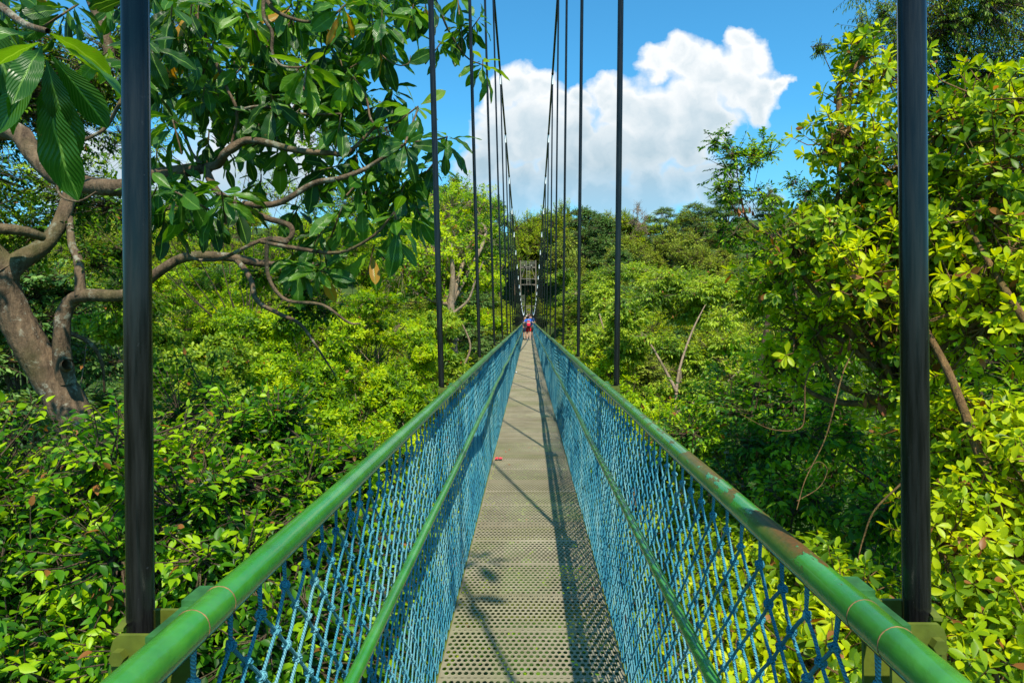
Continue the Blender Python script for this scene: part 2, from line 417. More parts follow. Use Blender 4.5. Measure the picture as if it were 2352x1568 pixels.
# ------------------------------------------------------------------ bridge materials
def rail_paint():
    m, nt, out = new_mat('green_rail_paint'); co = objco(nt)
    n1 = noise(nt, co, 5., 5, .65); n2 = noise(nt, co, 38., 5, .7)
    c = ramp(nt, n1, [(.25, (.018, .135, .010)), (.5, (.038, .215, .018)), (.75, (.085, .30, .04))])
    # paint fades along the weathered far part
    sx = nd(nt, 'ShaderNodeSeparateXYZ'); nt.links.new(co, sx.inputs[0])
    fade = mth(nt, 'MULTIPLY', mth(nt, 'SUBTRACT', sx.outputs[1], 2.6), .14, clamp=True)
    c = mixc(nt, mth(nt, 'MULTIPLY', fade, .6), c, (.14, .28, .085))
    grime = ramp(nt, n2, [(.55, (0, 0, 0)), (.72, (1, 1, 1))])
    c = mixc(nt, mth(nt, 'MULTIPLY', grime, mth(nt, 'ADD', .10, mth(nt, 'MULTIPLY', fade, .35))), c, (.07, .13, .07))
    # bare rusty places on the right rail, worn around the spots where hands have rubbed it
    rust = None
    for (y, z, ry, hi) in ((1.14, .02, .17, .16), (1.66, .02, .27, .26), (1.40, .0, .05, .5), (2.3, .02, .5, .64), (3.1, .02, .6, .68), (4.6, .02, 1.2, .68), (7., .02, 2.5, .72)):
        dy = mth(nt, 'ABSOLUTE', mth(nt, 'DIVIDE', mth(nt, 'SUBTRACT', sx.outputs[1], y), ry))
        k = mth(nt, 'SUBTRACT', 1.0, dy, clamp=True)
        r = mth(nt, 'MULTIPLY', mth(nt, 'POWER', k, .6), 1.0 - hi)
        rust = r if rust is None else mth(nt, 'MAXIMUM', rust, r)
    mp = nd(nt, 'ShaderNodeMapping'); mp.inputs['Scale'].default_value = (1., .35, 1.); nt.links.new(co, mp.inputs[0])
    nr = noise(nt, mp.outputs[0], 30., 6, .62)
    side = mth(nt, 'GREATER_THAN', sx.outputs[0], 0.0)
    top = ramp(nt, sx.outputs[2], [(0., (0, 0, 0)), (1., (1, 1, 1))])
    topm = mth(nt, 'MULTIPLY', mth(nt, 'ADD', mth(nt, 'SUBTRACT', sx.outputs[2], -.374), .012), 30., clamp=True)
    val = mth(nt, 'ADD', nr, mth(nt, 'MULTIPLY', rust, .42))
    mask = mth(nt, 'MULTIPLY', mth(nt, 'MULTIPLY', ramp(nt, val, [(.66, (0, 0, 0)), (.675, (1, 1, 1))]), side), topm)
    rc = ramp(nt, noise(nt, co, 90., 4, .7), [(.3, (.05, .010, .006)), (.7, (.17, .034, .015))])
    chip = ramp(nt, noise(nt, co, 55., 6, .8), [(.725, (0, 0, 0)), (.74, (1, 1, 1))])
    c = mixc(nt, mth(nt, 'MULTIPLY', chip, .7), c, (.07, .05, .03))
    st = noise(nt, co, 3.2, 5, .75); c = mixc(nt, mth(nt, 'MULTIPLY', ramp(nt, st, [(.5, (0, 0, 0)), (.62, (1, 1, 1))]), .35), c, (.03, .09, .02))
    c = mixc(nt, mask, c, rc)
    # weld seams
    h = mth(nt, 'ADD', mth(nt, 'MULTIPLY', n2, .35), mth(nt, 'ADD', noise(nt, co, 14., 3), mth(nt, 'MULTIPLY', mask, -.8)))
    rough = mth(nt, 'ADD', .25, mth(nt, 'MULTIPLY', mask, .5))
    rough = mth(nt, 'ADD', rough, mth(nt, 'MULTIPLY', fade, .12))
    principled(nt, out, c, rough, mth(nt, 'MULTIPLY_ADD', mask, -.68, .7), 0., coat=mth(nt, 'MULTIPLY_ADD', mask, -.45, .45), normal= bump(nt, h, .55, .005)); return m
M['rail'] = rail_paint()
M['weld'] = simple('weld_rust_line', (.20, .10, .04), .7, .6, 60)
M['olive'] = simple('olive_bracket_paint', (.095, .12, .012), .5, .3, 22, bmp=.3, bd=.002)
M['bracket_green'] = simple('green_flange_paint', (.03, .12, .03), .45, .5, 30, bmp=.3, bd=.002)
def sleeve():
    m, nt, out = new_mat('black_plastic_sleeve'); co = objco(nt)
    mp = nd(nt, 'ShaderNodeMapping'); mp.inputs['Scale'].default_value = (1, 1, .06); nt.links.new(co, mp.inputs[0])
    st = noise(nt, mp.outputs[0], 160., 3, .6); sp = noise(nt, co, 70., 5, .75); bg = noise(nt, co, 5., 4, .6)
    c = ramp(nt, st, [(.35, (.004, .004, .004)), (.7, (.016, .016, .015))])
    c = mixc(nt, mth(nt, 'MULTIPLY', ramp(nt, sp, [(.66, (0, 0, 0)), (.74, (1, 1, 1))]), .45), c, (.10, .11, .12))
    c = mixc(nt, mth(nt, 'MULTIPLY', ramp(nt, bg, [(.55, (0, 0, 0)), (.8, (1, 1, 1))]), .30), c, (.03, .036, .05))
    r = mth(nt, 'ADD', .10, mth(nt, 'MULTIPLY', st, .22))
    principled(nt, out, c, r, .30, 0., bump(nt, st, .12, .002)); return m
M['sleeve'] = sleeve()
M['white_sleeve'] = simple('white_clamp_sleeve', (.72, .74, .74), .5, .08, 20)
M['clamp'] = simple('dark_clamp_steel', (.09, .06, .05), .6, .5, 60)
M['galv'] = simple('wire_rope_steel', (.20, .21, .21), .5, .3, 40, metal=.3)
def rope():
    m, nt, out = new_mat('blue_twisted_rope'); co = objco(nt)
    uv = nd(nt, 'ShaderNodeUVMap').outputs[0]; sx = nd(nt, 'ShaderNodeSeparateXYZ'); nt.links.new(uv, sx.inputs[0])
    w = mth(nt, 'SINE', mth(nt, 'MULTIPLY', mth(nt, 'ADD', mth(nt, 'MULTIPLY', sx.outputs[1], 190.), mth(nt, 'MULTIPLY', sx.outputs[0], 2.)), 2 * PI))
    n = noise(nt, co, 3., 4, .6); n2 = noise(nt, co, 120., 3, .7)
    c = ramp(nt, n, [(.3, (.012, .13, .22)), (.48, (.055, .29, .37)), (.68, (.22, .46, .47))])
    c = mixc(nt, mth(nt, 'MULTIPLY', mth(nt, 'LESS_THAN', w, -.35), .55), c, (.008, .07, .15))
    c = mixc(nt, mth(nt, 'MULTIPLY', ramp(nt, n2, [(.6, (0, 0, 0)), (.75, (1, 1, 1))]), .35), c, (.35, .42, .38))
    principled(nt, out, c, .75, .25, 0., bump(nt, w, .7, .002)); return m
M['rope'] = rope()
M['rope_dark'] = simple('dark_lacing_cord', (.015, .02, .022), .7, .4, 40)
def deckmat():
    m, nt, out = new_mat('weathered_aluminium_grating'); co = objco(nt)
    gco = nd(nt, 'ShaderNodeNewGeometry').outputs['Position']
    n = noise(nt, gco, 2.3, 5, .65); n2 = noise(nt, gco, 60., 3, .6); n3 = noise(nt, gco, 1.1, 3)
    c = ramp(nt, n, [(.3, (.165, .135, .078)), (.7, (.31, .27, .175))])
    c = mixc(nt, mth(nt, 'MULTIPLY', ramp(nt, n3, [(.5, (0, 0, 0)), (.66, (1, 1, 1))]), .55), c, (.16, .17, .055))
    c = mixc(nt, mth(nt, 'MULTIPLY', n2, .3), c, (.34, .30, .22))
    principled(nt, out, c, .62, .35, .15, bump(nt, n2, .3, .002)); return m
M['deck'] = deckmat()

# ------------------------------------------------------------------ bridge geometry (eye at the origin)
def sag(y):
    y = np.asarray(y, float) / KY
    z = np.where(y < 38, -.16 * (1 - (1 - np.clip(y, 0, 38) / 38) ** 2) , -.16 + .00040 * (y - 38) ** 2)
    return z
def zr(y): return -.374 + sag(y)
def zd(y): return -1.52 + sag(y)
XR, XM, XD, XH = .415, .392, .394, .50
Y0, Y1 = -1.8, 141.0
HY = [KY * (.587 + 2.015 * i) for i in range(47)]
HY = [y for y in HY if y < 140.2]
def cab(y):
    """main cable: half spacing and height above the eye"""
    y = np.asarray(y, float) / KY
    return .5 + .00009 * (y - 46) ** 2, .27 + .00432 * (y - 46) ** 2
bridge = empty('suspension_bridge', (0, 0, 0))
tag(bridge, 'narrow suspension footbridge with metal grating deck, green pipe handrails, blue rope netting and black hangers', 'footbridge')
ys = np.concatenate([np.arange(Y0, 18, .18), np.arange(18, Y1, .75), [Y1]])
wob = lambda y, s: .006 * np.sin(y * 2.08 + s) + .004 * np.sin(y * .53 + s * 2)
def rail_path(x, zf, s, off=0.):
    w = np.clip((ys - 2.2) / 9, 0, 1)
    return np.stack([x + np.sign(x) * wob(ys, s) * w, ys, zf(ys) + off + .012 * w * np.abs(np.sin((ys / KY - .587) * PI / 2.015))], 1)
for sx_ in (-1, 1):
    mb = MB(); tube(mb, rail_path(sx_ * XR, zr, sx_), .0222, 20, 0)
    hr = mb.build('handrail', M['rail'], bridge)
    hr['label'] = 'green pipe handrail with bare rusty patches' if sx_ > 0 else 'green pipe handrail on the left side'
    # weld seams on the pipe
    for y in ((.826, .90) if sx_ < 0 else (.785, .86)) + (3.70, 4.05, 9.9, 18.9):
        mb = MB(); zz = float(zr(y)); w = float(np.interp(y, ys, rail_path(sx_ * XR, zr, sx_)[:, 2])); xx = float(np.interp(y, ys, rail_path(sx_ * XR, zr, sx_)[:, 0]))
        k = np.linspace(0, 2 * PI, 25)
        tube(mb, np.stack([xx + .0221 * np.cos(k), np.full(25, y), w + .0221 * np.sin(k)], 1), .0008, 5, 0, jit=.3)
        mb.build('weld_seam', M['weld'], hr)
    mb = MB(); tube(mb, rail_path(sx_ * .385, lambda y: zr(y) - .396, sx_ * 2.), .0155, 14, 0); mb.build('middle_rail', M['rail'], bridge)
    mb = MB(); tube(mb, rail_path(sx_ * (XD + .012), zd, 0., -.02), .013, 8, 0); mb.build('edge_beam', M['olive'], bridge)
    mb = MB(); tube(mb, rail_path(sx_ * (XR + .006), zr, sx_, -.032), .0045, 6, 0); mb.build('lacing_cable', M['rope_dark'], bridge)

# rope netting: diamonds of knotted rope between handrail and deck edge
def build_net(sx_):
    r = np.random.default_rng(11 + sx_)
    mb = MB()
    pitch, rows = .0525, 22
    iy0, iy1 = int(Y0 / pitch), int(63 / pitch)
    I = np.arange(iy0, iy1); J = np.arange(0, rows + 1)
    G = np.zeros((len(I), rows + 1, 3))
    for j in J:
        f = j / rows; y = I * pitch
        top = zr(y) - .078; bot = zd(y) - .012
        z = top + (bot - top) * f
        amp = np.clip((y - 1.8) / 7.5, 0, 1)
        bulge = math.sin(PI * f) * (.035 * np.sin(y * 1.4 + sx_ * 1.3) + .028 * np.sin(y * .6 + 2 * sx_) + .012)
        x = (XR + .004) + (XD + .008 - XR) * f + amp * bulge
        # it must pass outside the middle rail
        near = np.exp(-((f - .36) / .12) ** 2); x = np.maximum(x, .412 * near + x * (1 - near))
        zz = z + amp * .010 * np.sin(y * 2.07 + 5 * f)
        G[:, j] = np.stack([sx_ * x, y + amp * .012 * np.sin(y * 1.13 + 6 * f), zz], 1)
    G += r.normal(0, .0015, G.shape)
    A, B = [], []
    ii, jj = np.meshgrid(np.arange(len(I)), np.arange(rows), indexing='ij')
    ok = (ii + jj + iy0) % 2 == 0
    for s in (-1, 1):
        k = ok & (ii + s >= 0) & (ii + s < len(I))
        A.append(G[ii[k], jj[k]]); B.append(G[ii[k] + s, jj[k] + 1])
    A = np.concatenate(A); B = np.concatenate(B)
    # the rope bends over each knot: two pieces per bar near the viewer
    near = A[:, 1] < 9
    for sel, rad, sd in ((near, .0031, 6), (~near & (A[:, 1] < 21), .0031, 4), (A[:, 1] >= 21, .0033, 3)):
        a, b = A[sel], B[sel]
        if sd == 6:
            m = (a + b) / 2 + r.normal(0, .0009, a.shape); sticks(mb, a, m, rad, rad, 6, True); sticks(mb, m, b, rad, rad, 6, True)
        else: sticks(mb, a, b, rad, rad, sd, True)
    # loops up to the cable under the rail
    k = np.nonzero((np.arange(len(I)) + iy0) % 2 == 0)[0]
    a = G[k, 0]; b = a.copy(); b[:, 2] = zr(b[:, 1]) - .032; b[:, 0] = sx_ * (XR + .006)
    for o in (-.003, .003):
        sh = np.array([0, o, 0]); sel = a[:, 1] < 21
        sticks(mb, a[sel], b[sel] + sh, .0029, .0029, 5, True)
    sel = a[:, 1] >= 21; sticks(mb, a[sel], b[sel], .0034, .0034, 3, True)
    # knots
    kn = np.array([G[i, j] for i in range(len(I)) for j in range(rows) if (i + j + iy0) % 2 == 0 and G[i, j, 1] < 8.2])
    for p in kn:
        if abs(p[1]) < 3.9:
            ball(mb, p, (.0062, .0062, .0075), 6, 4)
            for _ in range(3):
                n = unit(r.normal(size=3)); h = unit(np.cross(n, [.3, .5, .8])); e = np.cross(n, h); t = np.linspace(0, 2 * PI, 8)
                tube(mb, p + (h * np.cos(t)[:, None] + e * np.sin(t)[:, None]) * .0072 + n * r.uniform(-.003, .003), .0026, 5, 0)
        else: ball(mb, p, r.uniform(.0062, .0080, 3), 5, 3)
    # coarser mesh beyond
    pitch = .105; y = np.arange(63, Y1, pitch); n = len(y)
    ii, jj = np.meshgrid(np.arange(n), np.arange(11), indexing='ij'); ok = (ii + jj) % 2 == 0
    pt = lambda i, j: np.stack([np.full(i.shape, sx_ * .41), y[i], zr(y[i]) - .05 - (j / 11) * 1.10], -1)
    for s in (-1, 1):
        k = ok & (ii + s >= 0) & (ii + s < n); sticks(mb, pt(ii[k], jj[k]), pt(ii[k] + s, jj[k] + 1), .006, .006, 3, True)
    o = mb.build('rope_netting', M['rope'], bridge)
    # vertical lacing cords where two pieces of net meet
    for yy in np.arange(8.4 if sx_ > 0 else 9.9, 33, 3.022):
        mb = MB(); i = int(yy / .0525) - iy0; tube(mb, G[i, :], .0042, 5, 0); mb.build('lacing_cord', M['rope'], o)
for sx_ in (-1, 1): build_net(sx_)

# deck panels of perforated grating
def panel_mesh():
    W, Lp = 2 * XD, 1.338; cols, rows = 28, 36; cx, cy = W / cols, Lp / rows
    mb = MB(); V = []; Q = []
    k = np.arange(8); 
    hx = .0106 * np.cos(k * PI / 4 + PI / 8); hy = .0168 * np.sin(k * PI / 4 + PI / 8)
    bx = np.array([.5, .5 * .42, -.5 * .42, -.5, -.5, -.5 * .42, .5 * .42, .5]); by = np.array([.21, .5, .5, .21, -.21, -.5, -.5, -.21])
    bx = np.where(np.abs(bx) > .4, np.sign(bx) * .5, bx)
    for r_ in range(rows):
        off = .5 * (r_ % 2)
        for c_ in range(cols - (r_ % 2)):
            x = -W / 2 + (c_ + .5 + off) * cx; y = (r_ + .5) * cy; b = len(V)
            ox = bx * cx; oy = by * cy
            V += [(x + ox[i], y + oy[i], 0) for i in range(8)]
            V += [(x + hx[i], y + hy[i] * (.35 if r_ in (12, 24) else 1), .0006 + (.0012 if hy[i] < 0 else 0)) for i in range(8)]
            V += [(x + hx[i] * .95, y + hy[i] * (.33 if r_ in (12, 24) else .99), -.0004) for i in range(8)]
            V += [(x + sx0 * cx * .5, y + sy0 * cy * .5, 0) for sx0 in (1, -1) for sy0 in (1, -1)]
            for i in range(8):
                j = (i + 1) % 8; Q.append((b + i, b + j, b + 8 + j, b + 8 + i)); Q.append((b + 8 + i, b + 8 + j, b + 16 + j, b + 16 + i))
            # corner triangles as thin quads
            for (cn, i, j) in ((0, 0, 1), (2, 2, 3), (3, 4, 5), (1, 6, 7)): Q.append((b + 24 + cn, b + j, b + i, b + 24 + cn))
    V = np.array(V); Q = np.array(Q)
    tri = Q[:, 0] == Q[:, 3]
    mb.add(V, Q[~tri]); mb2 = np.array(Q[tri][:, :3]); mb.q.append(mb2); mb.uv.append(np.zeros((len(mb2) * 3, 2))); mb.t.append(np.zeros(len(mb2)))
    for s in (-1, 1):   # plain half cells and folded sides
        for r_ in range(1, rows, 2):
            x0 = s * W / 2; x1 = s * (W / 2 - cx / 2); y = r_ * cy
            mb.add([(x0, y, 0), (x1, y, 0), (x1, y + cy, 0), (x0, y + cy, 0)], [(0, 1, 2, 3)])
        x = s * (W / 2); box(mb, x - .002, x + .002, 0, Lp, -.03, .003)
    for y in (.0, Lp): box(mb, -W / 2 + .003, W / 2 - .003, y - .004, y + .004, -.03, -.001)
    for y in (.012, Lp - .012):
        for x in np.linspace(-W / 2 + .05, W / 2 - .05, 7): ball(mb, (x, y, .003), (.006, .006, .003), 6, 3)
    return mb
p0 = None; y = -1.0 + .16; n = 0
pitchy = 1.35
y = -1.62
while y < Y1 - 1.35 and n < 100:
    z0 = float(zd(y)); z1 = float(zd(y + 1.35))
    if p0 is None: p0 = panel_mesh().build('deck_panel', M['deck'], bridge, smooth=False); o = p0
    else:
        o = p0.copy(); C.objects.link(o); o.parent = bridge
    o.location = (0, y, z0); o.rotation_euler = (math.atan2(z1 - z0, 1.35), 0, 0)
    y += pitchy; n += 1
DECK_Y = [-1.62 + 1.35 * i for i in range(n)]
c0 = None
for i, y in enumerate(DECK_Y):
    if i > 45 and i % 2: continue
    if c0 is None:
        mb = MB(); box(mb, -.47, .47, -.028, .028, -.052, -.006); box(mb, -.44, .44, -.02, .02, -.10, -.055)
        c0 = mb.build('cross_beam', M['olive'], bridge, smooth=False); o = c0
    else: o = c0.copy(); C.objects.link(o); o.parent = bridge
    o.location = (0, y - .012, float(zd(y)) - .032)

# main cables
for s in (-1, 1):
    yy = np.concatenate([np.linspace(-1.8, 138, 120), [141.9]]); X, H = cab(yy)
    mb = MB(); tube(mb, np.stack([s * X, yy, H], 1), .026, 10, 0); mb.build('main_cable', M['sleeve'], bridge)
# hangers with bottom bracket and cable clamp
proto = {}
def make_hanger(i, s, y):
    X, H = cab(y); X = float(X); H = float(H)
    if i == 0: X = XH + .005
    zb = float(zr(y)) - .02
    a = np.array([s * XH, y, zb]); b = np.array([s * X, y, H - .03])
    mb = MB(); 
    rad = .0168
    tube(mb, [a, (a + b) / 2, b], rad, 14 if i < 4 else 8, 3)
    h = mb.build('hanger', M['sleeve'], bridge, org=a); h.location = a
    # bracket at the rail
    if 'b' not in proto:
        mb = MB()
        box(mb, .0, .012, -.040, .040, -.115, .0)           # placeholder frame replaced below
        mb = MB()
        # two cheek plates with rounded outer corners and a web between, seen from above as a U
        for yy in (-.036, .036):
            prof = [(-.052, .004), (.006, .004), (.012, -.002), (.015, -.012), (.015, -.115), (-.052, -.115)]
            v = [(x, yy + d, z) for d in (-.003, .003) for x, z in prof]; k = len(prof)
            mb.add(v, [(0, 1, 2, 3), (0, 3, 4, 5), (6, 9, 8, 7), (6, 11, 10, 9)]); mb.add(v, [(j, (j + 1) % k, (j + 1) % k + k, j + k) for j in range(k)])
        box(mb, .008, .013, -.033, .033, -.10, -.055)
        beam(mb, (.010, -.030, .006), (.030, .040, .002), .010, .004)
        proto['b'] = mb.build('bracket', M['olive'], h, smooth=False)
        mb = MB()
        for yy in (-.046,):
            k = np.arange(6) * PI / 3; v = [(.002 + .0095 * math.cos(t), yy + e, -.020 + .0095 * math.sin(t)) for e in (-.004, .008) for t in k]
            mb.add(v, [(j, (j + 1) % 6, (j + 1) % 6 + 6, j + 6) for j in range(6)] + [(0, 1, 2, 3), (0, 3, 4, 5), (6, 7, 8, 9), (6, 9, 10, 11)])
        proto['n'] = mb.build('bolt', M['olive'], h, smooth=False)
        mb = MB()
        box(mb, -.066, -.040, -.060, .066, -.016, .012); box(mb, -.070, -.040, .025, .075, -.03, .020)
        proto['f'] = mb.build('flange', M['bracket_green'], h, smooth=False)
        mb = MB(); tube(mb, [(0, 0, -.055), (0, 0, -.16)], .022, 10, 1, cap=True)
        ball(mb, (0, -.0, 0), (.034, .034, .022), 8, 6)
        proto['c'] = mb.build('clamp', M['clamp'], h)
        for sgn in (-1, 1):
            pass
        mb = MB(); tube(mb, [(0, 0, -.055), (0, 0, -.26)], .0225, 10, 1, cap=True)
        proto['w'] = mb.build('end_sleeve', M['white_sleeve'], h)
        for q in proto.values(): q.parent = h
        parts = proto.copy()
    else:
        parts = {}
        for kx in (('b', 'n', 'f') if i < 14 else ('b',)) + (('c', 'w') if i >= 3 else ()):
            q = proto[kx].copy(); C.objects.link(q); q.parent = h; parts[kx] = q
    for kx in 'bnf':
        if kx in parts: parts[kx].scale = (s, 1, 1); parts[kx].location = (0, 0, .02 - .012)
    top = b - a
    for kx in 'cw':
        if kx in parts: parts[kx].location = tuple(top + np.array([0, 0, .03])); 
        if kx in parts and i == 0: parts[kx].location = tuple(top + np.array([0, 0, .03]))
for i, y in enumerate(HY):
    for s in (-1, 1): make_hanger(i, s, y + (.018 if s > 0 else -.018))

# far tower and gate -----------------------------------------------------
M['tower'] = simple('weathered_grey_steel', (.15, .13, .10), .75, .25, 4, bmp=.2)
M['tower_white'] = simple('pale_ladder_paint', (.22, .22, .18), .7, .15, 5)
tw = empty('bridge_tower', (0, 142.5, float(ground_z(0, 142.5)))); tag(tw, 'grey steel tower with ladder and railed platform at the far end of the footbridge', 'tower')
org = np.array([0, 142.5, float(ground_z(0, 142.5))])
TY = 142.5; top = float(cab(141.9)[1])
def T(x, z, dy=0.): return np.array([x, TY + dy, z])
mb = MB()
for x in (-1.6, 1.6):
    for dy in (-.1, 2.2): beam(mb, T(x, org[2] - 1, dy), T(x, top + 1.05, dy), .20, .20)
mb.build('column', M['tower'], tw, smooth=False, org=org)
mb = MB()
for z in (top - .45, top - 2.6 - .2, top - 4.0): 
    beam(mb, T(-1.47, z, -.1), T(1.47, z, -.1), .2, .26 if z > top - 1 else .16); beam(mb, T(-1.47, z, 2.2), T(1.47, z, 2.2), .2, .2)
beam(mb, T(-1.47, 1.95, -.1), T(1.47, 1.95, -.1), .2, .22)
for s in (-1, 1): beam(mb, T(s * .75, top - .6, -.1), T(s * 1.35, top - 2.6, -.1), .14)
for s in (-1, 1): beam(mb, T(s * 1.6, top - .45, 0), T(s * 1.6, top - .45, 2.1), .14)
mb.build('frame', M['tower'], tw, smooth=False, org=org)
mb = MB(); box(mb, -1.46, 1.46, TY + .02, TY + 2.08, top - .33, top - .27); mb.build('platform', M['tower'], tw, smooth=False, org=org)
mb = MB()
for z in (top + .85, top + .45): beam(mb, T(-1.46, z, -.05), T(-.3, z, -.05), .05); beam(mb, T(.42, z, -.05), T(1.46, z, -.05), .05)
for x in list(np.arange(-1.4, -.3, .14)) + list(np.arange(.45, 1.4, .14)): beam(mb, T(x, top - .25, -.05), T(x, top + .85, -.05), .028)
mb.build('railing', M['tower_white'], tw, smooth=False, org=org)
mb = MB()
for x in (-.32, .36): beam(mb, T(x, top - 4.1, -.28), T(x, top + .8, -.28), .07)
for z in np.arange(top - 4.0, top + .7, .36): beam(mb, T(-.29, z, -.28), T(.33, z, -.28), .05)
mb.build('ladder', M['tower_white'], tw, smooth=False, org=org)
mb = MB()
for s in (-1, 1):
    box(mb, s * .71 - .16, s * .71 + .16, TY - .4, TY + .1, top - .25, top + .03); ball(mb, (s * .71, TY - .15, top + .06), (.13, .2, .13))
mb.build('saddle', M['tower_white'], tw, smooth=False, org=org)
mb = MB()
for x in (-1.35, -.9): beam(mb, T(x, 1.9, -.35), T(x, 4.4, -.35), .06)
for z in np.arange(2.1, 4.4, .5): beam(mb, T(-1.35, z, -.35), T(-.9, z, -.35), .05)
mb.build('side_ladder', M['tower_white'], tw, smooth=False, org=org)
gt = empty('gate', (0, 141.4, float(zd(140.2)))); tag(gt, 'white framed barred gate at the far end of the bridge deck under the tower', 'gate')
go = np.array([0, 141.4, float(zd(140.2))])
mb = MB()
for x in (-.5, .5): beam(mb, go + [x, 0, 0], go + [x, 0, 2.05], .10)
for z in (2.0, 1.35): beam(mb, go + [-.45, 0, z], go + [.45, 0, z], .09)
mb.build('frame', M['tower_white'], gt, smooth=False, org=go)
mb = MB()
for x in np.linspace(-.4, .4, 8): beam(mb, go + [x, .02, .1], go + [x, .02, 1.32], .03)
mb.build('bars', M['tower'], gt, smooth=False, org=go)

# litter on the deck
def wrapper():
    mb = MB(); p = at(1143, 1036, 4.92); z = float(zd(p[1])) + .006; x, y = -.335, float(p[1])
    r = np.random.default_rng(3); n = 7
    g = np.array([[(i - 3) * .013, (j - 2) * .017, .006 + .012 * abs(math.sin(i * 1.7 + j)) + r.uniform(0, .007)] for i in range(n) for j in range(5)])
    g[:, 1] *= 1 - .5 * np.cos(g[:, 0] * 110)
    mb.add(g + [x, y, z], [(i * 5 + j, i * 5 + j + 1, (i + 1) * 5 + j + 1, (i + 1) * 5 + j) for i in range(n - 1) for j in range(4)])
    m = simple('red_wrapper', (.75, .06, .07), .4, .2, 20)
    o = mb.build('wrapper', m, None, org=(x, y, z)); o.location = (x, y, z)
    tag(o, 'crumpled red wrapper lying at the left edge of the deck', 'litter')
    mb = MB(); x, y = -.36, 19.3; z = float(zd(y)) + .02
    ball(mb, (x, y, z), (.028, .03, .018), 7, 5); mb.v[0] += np.random.default_rng(5).normal(0, .005, mb.v[0].shape)
    o = mb.build('paper_scrap', simple('white_paper', (.8, .8, .78), .7, .05), None, org=(x, y, z)); o.location = (x, y, z)
    tag(o, 'small crumpled white paper scrap at the left edge of the deck', 'litter')
wrapper()
def fallen():
    r = np.random.default_rng(12); m = simple('dry_leaf_bits', (.28, .10, .04), .8, .5, 40)
    for k in range(16):
        x = r.uniform(-.37, .36) if k % 3 else r.choice([-1, 1]) * r.uniform(.33, .38); y = r.uniform(2.2, 9.5); z = float(zd(y)) + .004
        V, Q, UV = TO[1]; a = r.uniform(0, 6.28); L = r.uniform(.012, .034)
        v = V * L * [1, 1, -1]; v = np.stack([v[:, 0] * math.cos(a) - v[:, 1] * math.sin(a), v[:, 0] * math.sin(a) + v[:, 1] * math.cos(a), v[:, 2] + .004], 1)
        mb = MB(); mb.add(v, Q); o = mb.build('fallen_leaf', m); o.location = (x, y, z)
        tag(o, 'tiny dry brown leaf lying on the deck grating', 'fallen leaf', 'dry leaves fallen on the deck')
fallen()
# ------------------------------------------------------------------ people
def skinned(name, J, E, mat, parent, root=0, extra=None, org=(0, 0, 0)):
    """one continuous body or garment grown over a skeleton of joints {key: (x, y, z, radius)}"""
    keys = list(J); me = bpy.data.meshes.new(name + '_cage')
    me.from_pydata([J[k][:3] for k in keys], [(keys.index(a), keys.index(b)) for a, b in E], [])
    ob = bpy.data.objects.new(name + '_cage', me); C.objects.link(ob)
    ob.modifiers.new('s', 'SKIN'); m = ob.modifiers.new('d', 'SUBSURF'); m.levels = 1; m.render_levels = 1
    sv = me.skin_vertices[0].data
    for i, k in enumerate(keys):
        r = J[k][3]; sv[i].radius = (r, r) if np.isscalar(r) else r; sv[i].use_root = (i == root)
    dg = bpy.context.evaluated_depsgraph_get(); ev = ob.evaluated_get(dg); m2 = ev.to_mesh()
    V = np.array([v.co[:] for v in m2.vertices]); mb = MB(); F = [tuple(p.vertices) for p in m2.polygons]
    for n in (3, 4):
        f = [x for x in F if len(x) == n]
        if n == 3:
            mb.v.append(V); mb.n = len(V)
            if not f: continue
        mb.q.append(np.array(f)); mb.uv.append(np.zeros((len(f) * n, 2))); mb.t.append(np.zeros(len(f)))
    ev.to_mesh_clear(); bpy.data.objects.remove(ob); bpy.data.meshes.remove(me)
    if extra: extra(mb)
    return mb.build(name, mat, parent, org=org)
SK = simple('skin', (.50, .27, .17), .55, .1, 8)
SK2 = simple('fair_skin', (.60, .36, .25), .55, .1, 8)
def cloth(n, c): return simple(n, c, .85, .12, 12)
